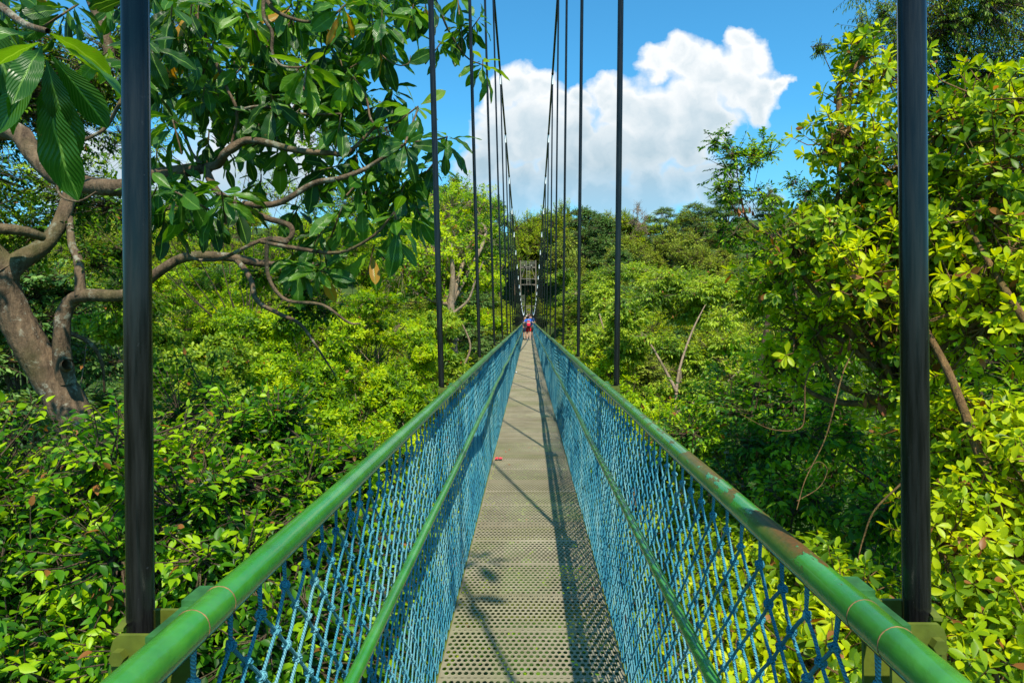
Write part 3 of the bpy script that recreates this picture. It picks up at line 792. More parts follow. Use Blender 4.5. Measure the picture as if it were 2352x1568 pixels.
def person(label, x, y, h, facing, skin, shirt, short, hair, pose, long_hair=False, shoe=(.05, .05, .06), short_len=.55, group='people walking on the bridge'):
    z = float(zd(y)) + .012; root = empty('person', (x, y, z), facing); tag(root, label, 'person', group)
    s = h / 1.7
    def J(d): return {k: (a[0] * s, a[1] * s, a[2] * s, (np.array(a[3]) * s).tolist() if np.ndim(a[3]) else a[3] * s) for k, a in d.items()}
    # faces -Y in its own frame
    hx = pose.get('stance', .10); st = pose.get('step', .08)
    LA, RA = pose['L'], pose['R']      # (elbow, wrist, fingertip direction) with the left hand at +x
    b = {'pel': (0, 0, .93, (.13, .10)), 'bel': (0, -.005, 1.08, (.125, .09)), 'ch': (0, 0, 1.28, (.15, .10)), 'nb': (0, .005, 1.42, .055), 'nk': (0, -.005, 1.49, .05),
         'lh': (.09, 0, .90, .085), 'lk': (hx, -.02 - st, .49, .056), 'la': (hx, .0 - st, .09, .036), 'lt': (hx + .01, -.13 - st, .03, .035),
         'rh': (-.09, 0, .90, .085), 'rk': (-hx, -.02 + st, .49, .056), 'ra': (-hx, .02 + st, .09, .036), 'rt': (-hx - .01, -.10 + st, .03, .035),
         'ls': (.175, .0, 1.38, .05), 'le': (*LA[0], .038), 'lw': (*LA[1], .027), 'lp': (*[LA[1][i] + .07 * LA[2][i] for i in range(3)], .030),
         'rs': (-.175, .0, 1.38, .05), 're': (*RA[0], .038), 'rw': (*RA[1], .027), 'rp': (*[RA[1][i] + .07 * RA[2][i] for i in range(3)], .030)}
    E = [('pel', 'bel'), ('bel', 'ch'), ('ch', 'nb'), ('nb', 'nk'), ('pel', 'lh'), ('lh', 'lk'), ('lk', 'la'), ('la', 'lt'), ('pel', 'rh'), ('rh', 'rk'), ('rk', 'ra'), ('ra', 'rt'),
         ('ch', 'ls'), ('ls', 'le'), ('le', 'lw'), ('lw', 'lp'), ('ch', 'rs'), ('rs', 're'), ('re', 'rw'), ('rw', 'rp')]
    ty = pose.get('turn', 0.)
    R3 = np.array([[math.cos(ty), -math.sin(ty), 0], [math.sin(ty), math.cos(ty), 0], [0, 0, 1]]); hc = np.array([0, -.015, 1.60]) * s
    def head(mb):
        n0 = len(mb.v)
        def hb(o, r, a=10, c=8): ball(mb, hc + R3 @ (np.array(o) * s), np.array(r) * s, a, c, Matrix.Rotation(ty, 4, 'Z'))
        hb((0, 0, 0), (.077, .095, .112), 16, 12); hb((0, -.028, -.062), (.052, .058, .048)); hb((0, -.098, -.018), (.012, .02, .018), 6, 5)
        for q in (-1, 1): hb((q * .078, .01, -.012), (.010, .020, .030), 6, 5)
        tube(mb, [np.array([0, .0, 1.46]) * s, hc - np.array([0, 0, .03]) * s], [.052 * s, .048 * s], 10, 2)
        for (A, sg) in ((LA, 1), (RA, -1)):
            w = np.array(A[1]) * s; d = unit(np.array(A[2], float)); p = w + d * .085 * s; sd = unit(np.cross(d, [0, .3, 1.]))
            for i, (o, l) in enumerate(((-.024, .062), (-.008, .075), (.008, .070), (.023, .054))):
                a = p + sd * o * s; m_ = a + d * l * .5 * s; e = m_ + (d * .35 + np.array([0, 0, -.8])) * l * .5 * s
                tube(mb, [a, m_, e], [.009 * s, .0075 * s, .006 * s], 5, 2, cap=True)
            a = w + d * .03 * s - sd * .028 * s * sg; tube(mb, [a, a + (d * .5 - sd * sg * .7) * .03 * s, a + (d * .95 - sd * sg * .75) * .05 * s], [.011 * s, .009 * s, .007 * s], 5, 2, cap=True)
    skinned('body', J(b), E, skin, root, 0, head)
    mb = MB()
    for q in (-1, 1): ball(mb, hc + R3 @ (np.array([q * .03, -.088, .006]) * s), .009 * s, 6, 5)
    mb.build('eyes', M['clamp'], root)
    mb = MB(); ball(mb, hc + R3 @ (np.array([0, -.088, -.055]) * s), np.array([.022, .008, .006]) * s, 6, 4); mb.build('mouth', simple('lips', (.35, .1, .09), .5), root)
    # hair
    mb = MB(); ball(mb, hc + R3 @ (np.array([0, .016, .022]) * s), np.array([.085, .098, .105]) * s, 14, 10, Matrix.Rotation(ty, 4, 'Z'))
    ball(mb, hc + R3 @ (np.array([0, .045, -.035]) * s), np.array([.072, .062, .07]) * s, 10, 8)
    if long_hair: ball(mb, hc + R3 @ (np.array([.0, .085, -.10]) * s), np.array([.035, .03, .13]) * s, 8, 8)
    V = mb.v
    for k in range(len(V)): V[k] = V[k] + np.random.default_rng(4 + k).normal(0, .0035, V[k].shape)
    mb.build('hair', hair, root)
    up = lambda a, c, f: tuple(a[i] + (c[i] - a[i]) * f for i in range(3))
    t = {'hem': (0, 0, .90, (.155, .118)), 'bel': (0, -.005, 1.08, (.148, .112)), 'ch': (0, .0, 1.28, (.168, .12)), 'nb': (0, .005, 1.415, (.085, .075)), 'ls': (.175, 0, 1.385, .068), 'lu': (*up((.175, 0, 1.38), LA[0], .72), .062), 'rs': (-.175, 0, 1.385, .068), 'ru': (*up((-.175, 0, 1.38), RA[0], .72), .062)}
    skinned('shirt', J(t), [('hem', 'bel'), ('bel', 'ch'), ('ch', 'nb'), ('ch', 'ls'), ('ls', 'lu'), ('ch', 'rs'), ('rs', 'ru')], shirt, root, 1)
    f = short_len
    p = {'w': (0, 0, .97, (.145, .11)), 'pel': (0, 0, .90, (.15, .12)), 'lh': (.095, 0, .80, .10), 'll': (*up((.09, 0, .90), b['lk'][:3], f + .3), .098), 'rh': (-.095, 0, .80, .10), 'rl': (*up((-.09, 0, .90), b['rk'][:3], f + .3), .098)}
    skinned('shorts', J(p), [('w', 'pel'), ('pel', 'lh'), ('lh', 'll'), ('pel', 'rh'), ('rh', 'rl')], short, root, 1)
    for k in 'lr':
        mb = MB(); a = b[k + 'a'][:3]; ball(mb, np.array([a[0], a[1] - .055, .04]) * s, np.array([.045, .13, .045]) * s, 10, 6); mb.build('shoe', cloth('shoe_cloth', shoe), root)
    return root, s
dark = cloth('black_hair', (.012, .009, .008)); brn = cloth('brown_hair', (.045, .018, .010))
PA, sA = person('person from behind in bright blue shirt and red shorts, hands on the handrails', -.01, 46.5, 1.68, PI, SK2, cloth('blue_shirt', (.01, .12, .62)), cloth('red_shorts', (.72, .012, .012)), brn,
    dict(L=((.33, .06, 1.17), (.33, -.10, 1.03), (.1, -1, -.1)), R=((-.27, .04, 1.20), (-.395, -.14, 1.165), (-.3, -.95, -.1)), stance=.10, step=.07), shoe=(.25, .27, .30), short_len=.55)
person('black-haired person in a dark navy shirt beside the right handrail, head turned right', .17, 47.8, 1.78, PI + .25, SK, cloth('navy_shirt', (.012, .03, .10)), cloth('grey_shorts', (.06, .065, .06)), dark,
    dict(L=((.26, .02, 1.12), (.22, -.16, .98), (0, -1, -.2)), R=((-.26, .02, 1.12), (-.30, -.15, 1.12), (-.2, -1, 0)), stance=.09, step=-.1, turn=1.0), shoe=(.5, .5, .5))
person('person in a black top with brown tied hair, facing back at the left handrail', -.285, 47.5, 1.56, .5, SK, cloth('black_top', (.016, .014, .020)), cloth('dark_shorts', (.012, .016, .045)), brn,
    dict(L=((.24, .0, 1.12), (.20, -.18, 1.06), (-.2, -1, 0)), R=((-.24, .02, 1.12), (-.26, -.16, 1.10), (-.1, -1, 0)), stance=.07, step=.04, turn=.3), long_hair=True, shoe=(.3, .12, .05))
person('person in a white shirt mostly hidden between the blue-shirted and the black-topped walkers', -.10, 49., 1.60, PI, SK, cloth('white_shirt', (.75, .72, .74)), cloth('beige_shorts', (.28, .22, .15)), dark,
    dict(L=((.22, .0, 1.12), (.18, -.16, 1.0), (0, -1, -.2)), R=((-.22, .02, 1.12), (-.2, -.14, 1.0), (0, -1, -.1)), stance=.08, step=-.07))
person('distant person in a pale top at the far end of the bridge, left one', -.16, 99., 1.66, 0, SK2, cloth('cream_shirt', (.62, .5, .42)), cloth('dark_blue_shorts', (.03, .04, .08)), dark,
    dict(L=((.24, .0, 1.12), (.2, -.14, 1.0), (0, -1, -.2)), R=((-.24, .02, 1.12), (-.2, -.14, 1.0), (0, -1, -.1)), stance=.08, step=.07))
person('distant person in a pinkish top at the far end of the bridge, right one', .16, 100., 1.70, 0, SK, cloth('pink_shirt', (.62, .34, .33)), cloth('brown_shorts', (.12, .08, .05)), dark,
    dict(L=((.24, .0, 1.12), (.2, -.14, 1.0), (0, -1, -.2)), R=((-.24, .02, 1.12), (-.2, -.14, 1.0), (0, -1, -.1)), stance=.08, step=-.07))
def backpack():
    z = float(zd(46.5)) + .012; y = 46.5; s = sA; o = (.0, y - .19, z + 1.14 * s)
    r = empty('backpack', o); tag(r, 'red backpack with grey trim worn on the back of the blue-shirted person', 'backpack')
    def pad(cx, cy, cz, w, d, h, p=3.2):
        mb = MB(); n, m = 16, 10; V = []
        for i in range(m + 1):
            th = PI * i / m
            for j in range(n):
                ph = 2 * PI * j / n
                q = np.array([math.sin(th) * math.cos(ph), math.sin(th) * math.sin(ph), math.cos(th)]); k = (abs(q) ** p).sum() ** (-1 / p); V.append(q * k * [w / 2, d / 2, h / 2] + [cx, cy, cz])
        mb.add(V, [(i * n + j, (i + 1) * n + j, (i + 1) * n + (j + 1) % n, i * n + (j + 1) % n) for i in range(m) for j in range(n)]); return mb
    red = cloth('red_pack_cloth', (.70, .02, .06)); gr = cloth('grey_pack_cloth', (.16, .15, .15)); wt = cloth('pale_pack_panel', (.55, .42, .40))
    pad(0, 0, 0, .30, .16, .44).build('main_compartment', gr, r)
    pad(0, -.07, -.08, .25, .10, .24).build('front_pocket', red, r); pad(0, -.062, .055, .22, .07, .06).build('pocket_panel', wt, r); pad(0, -.055, .15, .17, .09, .10).build('top_flap', red, r)
    for q in (-1, 1):
        mb = MB(); tube(mb, [(q * .09, .03, .20), (q * .11, .12, .27), (q * .12, .24, .20), (q * .14, .27, .0), (q * .13, .16, -.16), (q * .11, .04, -.19)], .018, 6, 4); mb.build('strap', gr, r)
backpack()
# ------------------------------------------------------------------ ground
def terrain():
    xs = np.concatenate([np.linspace(-600, -80, 14), np.linspace(-75, 75, 76), np.linspace(80, 600, 14)])
    yy = np.concatenate([np.linspace(-200, -20, 10), np.linspace(-15, 260, 120), np.linspace(275, 1500, 24)])
    X, Y = np.meshgrid(xs, yy, indexing='ij'); Z = ground_z(X, Y)
    Z = Z + np.random.default_rng(2).normal(0, .12, Z.shape)
    n, m = X.shape; i, j = np.meshgrid(np.arange(n - 1), np.arange(m - 1), indexing='ij'); a = (i * m + j).ravel()
    mb = MB(); mb.add(np.stack([X, Y, Z], -1).reshape(-1, 3), np.stack([a, a + m, a + m + 1, a + 1], 1))
    mt, nt, out = new_mat('forest_floor'); co = objco(nt)
    n1 = noise(nt, co, .6, 6, .7); n2 = noise(nt, co, 4., 5, .7)
    c = ramp(nt, n1, [(.35, (.030, .055, .014)), (.6, (.055, .10, .018)), (.75, (.09, .07, .035))])
    c = mixc(nt, mth(nt, 'MULTIPLY', n2, .4), c, (.02, .04, .012))
    principled(nt, out, c, .9, .2, 0., bump(nt, n2, .6, .15))
    tag(mb.build('ground', mt), 'leaf-covered forest floor and hillside under the trees', kind='structure')
terrain()
def gz(p): return np.array([p[0], p[1], float(ground_z(p[0], p[1]))])
def lob(*l):
    """lobes given as (u, v, distance, radius[, vertical radius])"""
    out = []
    for a in l:
        p = at(*a[:3]); r = a[3]; out.append((p[0], p[1], p[2], r, r * 1.3, a[4] if len(a) > 4 else r * .9))
    return out

def clumps(L_, k, f, seed, bx=.62):
    """break each big lobe into k tighter leaf clumps with gaps between them"""
    r = np.random.default_rng(seed); out = []
    for l in L_:
        for j in range(k):
            d = unit(r.normal(0, 1, 3)) * [1, .8, .9]; d[2] = abs(d[2]) * .9 - .25 if j % 3 else d[2]; q = r.uniform(.45, .8)
            s_ = f * r.uniform(.7, 1.25)
            out.append((l[0] + d[0] * l[3] * q, l[1] + d[1] * l[4] * q, l[2] + d[2] * l[5] * q, l[3] * s_, l[4] * s_ * .9, l[5] * s_ * .72))
    return [o for o in out if abs(o[0]) - o[3] > bx or o[2] > 4]
# ------------------------------------------------------------------ big-leaved tree hanging over the left side
def big_leaf_tree():
    global rng; rng = np.random.default_rng(21)
    base = gz(np.array([-6.4, 5.1, 0])); root = empty('big_leaf_tree', base)
    tag(root, 'tree with very large glossy paddle leaves and winding branches over the upper left', 'tree')
    wood = MB(); crown = MB()
    def br(pts, r, sides=8, per=5):
        P = [at(*p) for p in pts]; return tube(wood, P, np.array(r), sides, per, jit=.04)
    # limbs
    f0 = at(-260, 300, 5.4)
    tube(wood, [base - [0, 0, .3], base + [.2, .1, 4], f0 + [-.3, 0, -2], f0], [.34, .27, .2, .13], 12, 6, jit=.05)
    br([(-260, 300, 5.4), (-40, 295, 5.0), (40, 305, 4.8), (75, 350, 4.7), (130, 405, 4.6), (200, 425, 4.5), (285, 430, 4.4), (350, 405, 4.4), (470, 385, 4.4)], [.12, .10, .085, .06], 10)
    br([(470, 385, 4.4), (500, 378, 4.4), (520, 350, 4.3), (560, 325, 4.3), (600, 325, 4.2), (680, 345, 4.2), (760, 352, 4.2), (800, 350, 4.2), (864, 289, 4.2)], [.045, .038, .028, .016])
    br([(470, 385, 4.4), (492, 430, 4.3), (512, 450, 4.3), (560, 475, 4.3), (610, 500, 4.2), (665, 518, 4.2), (668, 545, 4.2), (640, 555, 4.2), (615, 548, 4.1)], [.04, .03, .026, .02])
    br([(930, 331, 4.0), (860, 375, 4.1), (830, 392, 4.1), (780, 410, 4.1), (720, 422, 4.2), (650, 462, 4.2), (600, 472, 4.2), (560, 468, 4.3)], [.015, .022, .028, .03])
    br([(615, 548, 4.1), (660, 556, 4.1), (640, 548, 4.1), (600, 552, 4.1), (560, 570, 4.1), (500, 596, 4.2), (440, 592, 4.2), (428, 560, 4.2)], [.024, .02, .016, .01])
    br([(615, 548, 4.1), (612, 600, 4.1), (622, 650, 4.1), (660, 690, 4.1), (740, 700, 4.0), (800, 740, 4.0), (828, 743, 4.0)], [.02, .018, .014, .006])
    br([(600, 555, 4.1), (680, 570, 4.1), (780, 580, 4.1), (860, 540, 4.0), (906, 487, 4.0)], [.022, .018, .014, .01])
    br([(282, 225, 4.4), (245, 290, 4.3), (215, 312, 4.3), (178, 330, 4.3), (150, 360, 4.3), (132, 420, 4.3), (142, 452, 4.3), (182, 462, 4.3), (222, 440, 4.3)], [.018, .016, .013, .008])
    br([(605, -40, 4.2), (612, 0, 4.2), (640, 30, 4.2), (700, 50, 4.2), (755, 42, 4.2), (795, 10, 4.2)], [.022, .02, .014, .008])
    br([(606, -10, 4.1), (606, 40, 4.1), (625, 75, 4.1), (625, 120, 4.1), (645, 150, 4.1), (690, 155, 4.1), (705, 143, 4.1)], [.018, .016, .012, .01])
    br([(845, 20, 4.4), (860, 75, 4.4), (850, 140, 4.4)], [.008, .006, .004], 5)
    br([(856, 90, 4.4), (880, 130, 4.4), (915, 150, 4.4), (938, 146, 4.4), (943, 128, 4.4)], [.008, .007, .004], 5)
    br([(960, -60, 5.2), (1000, 0, 5.3), (1030, 70, 5.4), (1070, 130, 5.5), (1109, 150, 5.5)], [.018, .014, .010, .007], 6)
    br([(-60, -20, 2.2), (0, 15, 2.0), (55, 55, 1.9), (110, 72, 1.85)], [.022, .018, .014, .012], 8)
    br([(200, -40, 5.0), (235, 60, 5.0), (255, 140, 5.0)], [.08, .07, .05])
    br([(420, -40, 4.4), (470, 80, 4.4), (520, 200, 4.4), (545, 260, 4.4), (530, 340, 4.4)], [.02, .018, .016, .012], 6)
    br([(545, 255, 4.4), (600, 245, 4.3), (690, 262, 4.3), (784, 262, 4.2)], [.016, .014, .010], 6)
    br([(395, 275, 4.2), (420, 300, 4.3), (440, 350, 4.4), (470, 385, 4.4)], [.01, .014, .018], 6)
    br([(812, 176, 4.4), (840, 220, 4.4), (850, 270, 4.3), (864, 289, 4.2)], [.008, .01, .012], 5)
    br([(930, 331, 4.0), (945, 290, 4.1), (961, 248, 4.2)], [.012, .010, .008], 6); br([(935, 325, 4.0), (985, 325, 4.2), (1027, 315, 4.4)], [.012, .010, .008], 6)
    # the branch that passes overhead and drops its shade on the deck
    oh = np.array([[-3.4, 1.5, 4.4], [-1.5, .4, 4.7], [.1, .5, 4.62], [.86, .40, 4.55]]); tube(wood, np.vstack([at(-260, 300, 5.4), oh]), [.10, .06, .04, .02, .012], 8, 5)
    R = [(99, 70, 1.85), (-60, -40, 2.3), (887, 51, 4.4), (812, 176, 4.4), (961, 244, 4.2), (1027, 313, 4.4), (930, 331, 4.0), (864, 289, 4.2), (906, 487, 4.0), (787, 472, 4.1), (1014, 97, 5.3), (1109, 137, 5.5), (1102, 40, 5.5), (1060, 60, 5.5),
         (784, 262, 4.2), (622, 216, 4.2), (705, 143, 4.1), (491, 95, 4.2), (399, 439, 3.7), (509, 439, 3.8), (395, 271, 4.0), (425, 92, 4.0), (395, 7, 3.8), (560, 20, 4.3), (795, 10, 4.2), (690, 250, 4.3), (640, 300, 4.4), (560, 150, 4.5),
         (760, 90, 4.6), (470, 200, 4.3), (540, 260, 4.6), (350, 180, 4.5), (930, 420, 4.4), (840, 400, 4.3), (700, 400, 4.6), (860, 560, 4.4), (690, 600, 4.4), (950, 10, 4.6), (330, 90, 3.5), (440, 10, 4.0), (650, 60, 4.8), (590, 90, 4.7),
         (720, 200, 4.8), (870, 340, 4.6), (820, 330, 4.7), (750, 320, 4.7), (480, 300, 4.6), (360, 340, 4.6), (250, 20, 4.6), (180, 10, 3.2), (1050, -20, 5.5), (980, -10, 5.2), (880, 430, 4.6), (820, 500, 4.8), (950, 380, 4.5), (790, 210, 4.7), (670, 10, 4.3), (850, -10, 4.4),
         (30, -30, 3.0), (310, -10, 4.2), (740, 530, 4.5), (560, 330, 4.9), (900, 300, 4.7), (500, 30, 4.9), (735, 20, 4.9), (610, 160, 5.0), (660, 170, 5.1), (440, 150, 5.0), (780, 130, 5.0)]
    q = rng.uniform(0, 1, (95, 3)); R += [(345 + 600 * a, -60 + 330 * b_ + 0 * a, 4.3 + 1.6 * c_) for a, b_, c_ in q if not (a > .80 and b_ > .50)]
    R += [(420, 380, 4.3), (360, 430, 4.0), (460, 440, 3.9), (540, 445, 4.2), (660, 330, 4.4), (720, 370, 4.5), (780, 380, 4.4), (840, 440, 4.3), (600, 260, 4.4), (900, 380, 4.4), (690, 470, 4.6), (380, 480, 4.2), (480, 490, 4.1), (950, 470, 4.6), (730, 620, 4.2), (670, 580, 4.5), (320, 150, 4.0), (260, 110, 4.5)]
    R += [(900, 200, 4.9), (880, 240, 5.0), (1000, 370, 4.6), (960, 430, 4.7), (600, 400, 5.2), (520, 330, 5.2), (900, 530, 4.8)]
    Cn = np.array([at(*r) for r in R]); d = unit(rng.normal(0, .45, Cn.shape) + np.array([.35, -.15, .75]))
    near = np.array([r[2] < 2.5 for r in R])
    rosette(crown, Cn[~near], d[~near], 12, .36, (38, 135), .48, TB, (.0, .8), .25, rare=.012, stem=.10)
    rosette(crown, Cn[near], np.array([[.15, -.35, .9]] * near.sum()), 13, .46, (60, 160), .7, TB, (.0, .6), .2, rare=.0, stem=.10)
    # short twigs carrying the rosettes
    sticks(wood, Cn[~near] - d[~near] * .28 - [0, 0, .05], Cn[~near], .010, .007, 5)
    # loose leaf rosettes overhead, out of the photograph
    O = np.array([[.84, .42, 4.5], [.80, -.12, 4.45], [.3, -1.6, 4.4]]); rosette(crown, O, unit(np.array([[.3, .3, .8]] * 3)), 7, .27, (50, 110), .2, TB)
    Q = rng.uniform(0, 1, (60, 3)); P = np.array([at(-900 + 1000 * q[0], -500 + 700 * q[1], 4.6 + 2.5 * q[2]) for q in Q])
    rosette(crown, P, unit(rng.normal(0, .4, P.shape) + [.2, 0, .8]), 11, .33, (40, 125), .3, TB, (.05, .8))
    wood.build('trunk', M['bark_lichen'], root, org=base); crown.build('crown', M['leaf_big'], root, org=base)
big_leaf_tree()

# ------------------------------------------------------------------ old leaning tree on the left
def leaning(wood, crown):
    def br(pts, r, sides=10, per=5): tube(wood, [at(*p) for p in pts], np.array(r), sides, per, jit=.05)
    br([(250, 1160, 7.4), (190, 1010, 7.4), (150, 920, 7.4), (98, 840, 7.35), (52, 760, 7.3), (20, 690, 7.25), (10, 640, 7.2), (45, 600, 7.25), (110, 555, 7.4), (150, 480, 7.6), (170, 380, 7.8), (165, 280, 8)], [.34, .31, .285, .26, .25, .23, .20, .16, .12, .11, .09, .06], 18, 6)
    br([(15, 620, 7.2), (-60, 540, 7.1), (-160, 470, 7)], [.2, .16, .1])
    br([(0, 525, 6.9), (50, 530, 7.0), (100, 545, 7.2)], [.09, .08, .07])
    br([(150, 880, 7.35), (142, 800, 7.3), (145, 730, 7.3), (165, 690, 7.3), (200, 678, 7.2), (290, 676, 7.1), (370, 620, 7.0), (430, 590, 7.0), (520, 590, 7.0), (600, 605, 7.0), (690, 610, 7.2), (780, 600, 7.4)], [.16, .13, .12, .10, .10, .085, .075, .07, .06, .04, .02])
    br([(185, 680, 7.2), (180, 600, 7.3), (165, 560, 7.4), (160, 500, 7.6)], [.08, .07, .06, .05])
    br([(540, 590, 7.0), (575, 640, 6.9), (590, 690, 6.8), (640, 720, 6.8), (690, 745, 6.8), (730, 800, 6.8), (770, 862, 6.9)], [.05, .04, .035, .03, .02, .01], 7)
    br([(150, 760, 7.5), (210, 790, 7.6), (235, 840, 7.7), (240, 900, 7.8)], [.04, .035, .02], 6)
    tube(wood, [at(152, 840, 7.25), at(156, 836, 7.08)], [.10, .085], 12, 2)
tree('leaning_tree', 'old leaning tree with thick lichen-spotted forked trunk at the left edge, below the big-leaved branches', 'tree',
     gz(at(330, 1400, 7.6)), lob((80, 250, 8.2, 1.25), (210, 470, 8.4, 1.0), (30, 520, 7.6, .8), (300, 160, 9, 1.3), (-200, 400, 7.5, 1.8), (-160, 100, 8, 2), (250, 600, 7.9, .7), (90, 160, 8.6, 1.1)) + lob((600, 640, 7.2, .42), (720, 700, 7.2, .55), (440, 520, 7.6, .5), (700, 620, 7.4, .5), (300, 700, 8, .6)),
     'spray', 31, fork=at(90, 830, 7.4), trunk_r=.42, limb_r=.05, n=6600, k=6, L=.10, leafmat='leaf_dark', barkmat='bark_lichen', tm=TO, droop=.35, shell=(.2, 1.), low=-.9, twig_len=.22, twr=.004,
     trunk_pts=[gz(at(330, 1400, 7.6)), at(300, 1300, 7.5), at(250, 1160, 7.4)], extra=leaning, limbs=False, sub=5, rare=.004)

# ------------------------------------------------------------------ foliage left of the bridge
tree('broadleaf_tree', 'leafy tree top with pointed oval leaves filling the lower left corner beside the handrail', 'tree', gz(at(100, 1300, 3.3)),
     lob((60, 1260, 3.2, .60), (330, 1110, 3.3, .60), (40, 1420, 2.8, .6), (330, 1350, 2.9, .62), (200, 1600, 2.6, .7), (500, 1180, 3.1, .52), (-150, 1200, 3.2, .8)),
     'spray', 41, trunk_r=.10, n=5000, k=6, L=.088, leafmat='leaf_bush', tm=TO, droop=.4, shell=(.15, 1.12), low=-.95, twig_len=.2, sub=9, tint=(.0, .95), rare=.022)
tree('broadleaf_tree', 'leafy tree top with pointed oval leaves behind the near left netting', 'tree', gz(at(700, 1300, 3.6)),
     lob((560, 1300, 2.9, .5), (700, 1130, 3.6, .55), (850, 1110, 3.7, .42), (800, 1280, 3.2, .5), (650, 1480, 2.5, .45), (600, 1000, 4.0, .5), (450, 1500, 2.6, .5), (820, 1450, 2.9, .45), (900, 1250, 3.6, .5)),
     'spray', 42, trunk_r=.09, n=3900, k=6, L=.082, leafmat='leaf_bush', tm=TO, droop=.4, shell=(.25, 1.05), low=-.95, twig_len=.18, sub=9, tint=(.1, .95))
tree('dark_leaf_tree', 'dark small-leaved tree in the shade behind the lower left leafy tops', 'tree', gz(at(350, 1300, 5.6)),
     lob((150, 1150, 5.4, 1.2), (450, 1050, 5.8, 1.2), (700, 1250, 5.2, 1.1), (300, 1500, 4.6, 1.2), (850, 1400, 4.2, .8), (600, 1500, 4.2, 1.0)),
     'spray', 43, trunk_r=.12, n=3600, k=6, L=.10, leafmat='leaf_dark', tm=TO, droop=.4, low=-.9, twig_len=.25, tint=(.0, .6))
mid = [
 ((450, 860, 9.5, 1.5), (300, 780, 10, 1.3), (560, 960, 8.5, 1.2), (400, 1000, 8, 1.2)),
 ((700, 860, 11, 1.7), (620, 760, 12.5, 1.6), (800, 920, 10.5, 1.4), (760, 1010, 9, 1.1)),
 ((900, 860, 13, 1.7), (850, 760, 14.5, 1.8), (960, 930, 12, 1.1), (900, 1010, 10, 1.0)),
 ((500, 690, 17, 2.4), (650, 660, 18, 2.6), (400, 640, 18, 2.2), (550, 760, 16, 2)),
 ((820, 640, 20, 2.6), (760, 560, 22, 2.6), (900, 560, 22, 2.6), (870, 700, 19, 2.1)),
 ((960, 760, 17, 1.9), (1040, 780, 20, 1.7), (1000, 850, 15, 1.3), (1060, 880, 17, 1.3)),
]
ml = ['bright yellow-green rosette-leaved tree behind the nearest left hanger, below the big-leaved branches', 'yellow-green tree left of the bridge, behind the oval-leaved tops', 'yellow-green tree beside the left handrail below the second hanger',
      'distant pale green tree seen under the winding branches on the left', 'tall yellow-green tree behind the tips of the big-leaved branches', 'yellow-green tree against the left netting halfway along the bridge']
for i, (l, lab) in enumerate(zip(mid, ml)):
    L_ = lob(*[(*q[:3], q[3] * .86) for q in l] + [(q[0] + (-1) ** j * 75, q[1] - 45 + 30 * j, q[2] + .6, q[3] * .5) for j, q in enumerate(l)]); d0 = l[0][2]
    g0 = gz(np.array(L_[0][:3]) + [0, 2.2, 0]); L_ = clumps(L_, 4, .42, 500 + i)
    tree('rosette_tree' if i != 3 else 'forest_tree', lab, 'tree', g0, L_, 'rosette', 50 + i, trunk_r=.13, n=int(5200), k=8, L=.155 if d0 < 15 else .20,
         limb_r=.035, twr=.004, leafmat=['leaf_airy', 'leaf_mid', 'leaf_mid', 'leaf_mid', 'leaf_mid', 'leaf_airy'][i], tm=TM if d0 < 12 else TD, th=(35, 95), droop=.1, low=-.75, twig_len=.22, tint=(.1, .95), barkmat='bark_light', shell=(.45, 1.05), rare=.012, sub=3)
def pale(wood, crown):
    def br(pts, r, sides=8): tube(wood, [at(*p) for p in pts], np.array(r), sides, 4, jit=.06)
    br([(1047, 1000, 17), (1045, 900, 17), (1040, 840, 17), (1040, 780, 17), (1035, 700, 17), (1040, 640, 17), (1035, 560, 17)], [.19, .18, .17, .16, .14, .10, .06])
    br([(1045, 860, 17), (1070, 830, 17), (1080, 790, 17), (1060, 740, 17)], [.05, .045, .04, .03])
    br([(1040, 720, 17), (1075, 690, 17), (1090, 650, 17), (1110, 600, 17)], [.06, .05, .04, .02])
    for v in (838, 780): ball(wood, at(1040, v, 17), (.25, .22, .12), 8, 6)
tree('pale_trunk_tree', 'tree with a pale straight branching trunk just left of the second left hanger', 'tree', gz(at(1047, 1000, 17)),
     lob((1010, 580, 18, 1.8), (1090, 560, 19, 1.5), (1040, 640, 18, 1.3), (950, 640, 17.5, 1.6), (1100, 640, 19, 1.2), (1080, 480, 22, 1.6), (1000, 490, 21, 1.9), (930, 500, 20, 1.5)), 'rosette', 60, fork=at(1035, 700, 17),
     trunk_r=.18, n=2300, k=8, L=.21, leafmat='leaf_mid', barkmat='bark_light', tm=TM, th=(30, 95), droop=.1, low=-.7, tint=(.1, .95), extra=pale, rare=.012,
     trunk_pts=[gz(at(1047, 1000, 17)), at(1047, 1000, 17), at(1040, 780, 17), at(1035, 700, 17)])
tree('rosette_tree', 'bright tree rising to the skyline behind the upper left hangers', 'tree', gz(at(1020, 600, 32)),
     clumps(lob((1010, 500, 32, 2.8), (1090, 530, 34, 2.5), (1050, 600, 30, 2.3), (1110, 640, 33, 2.0), (960, 570, 28, 2.6), (1120, 740, 32, 1.8)), 5, .42, 1), 'rosette', 61, limbs=False, trunk_r=.2, n=4600, k=8, L=.27, leafmat='leaf_mid', tm=TD, th=(35, 95), low=-.7, tint=(.15, .95), barkmat='bark_light', rare=.02)
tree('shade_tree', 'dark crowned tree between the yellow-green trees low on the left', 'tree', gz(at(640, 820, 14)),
     lob((640, 900, 12.5, 1.3), (500, 900, 12, 1.2), (750, 780, 15, 1.5), (1000, 960, 11.5, .9), (880, 930, 14, 1.1)), 'spray', 62, trunk_r=.15, n=1800, k=6, L=.16, leafmat='leaf_dark', tm=TD, low=-.8, tint=(.1, .8))
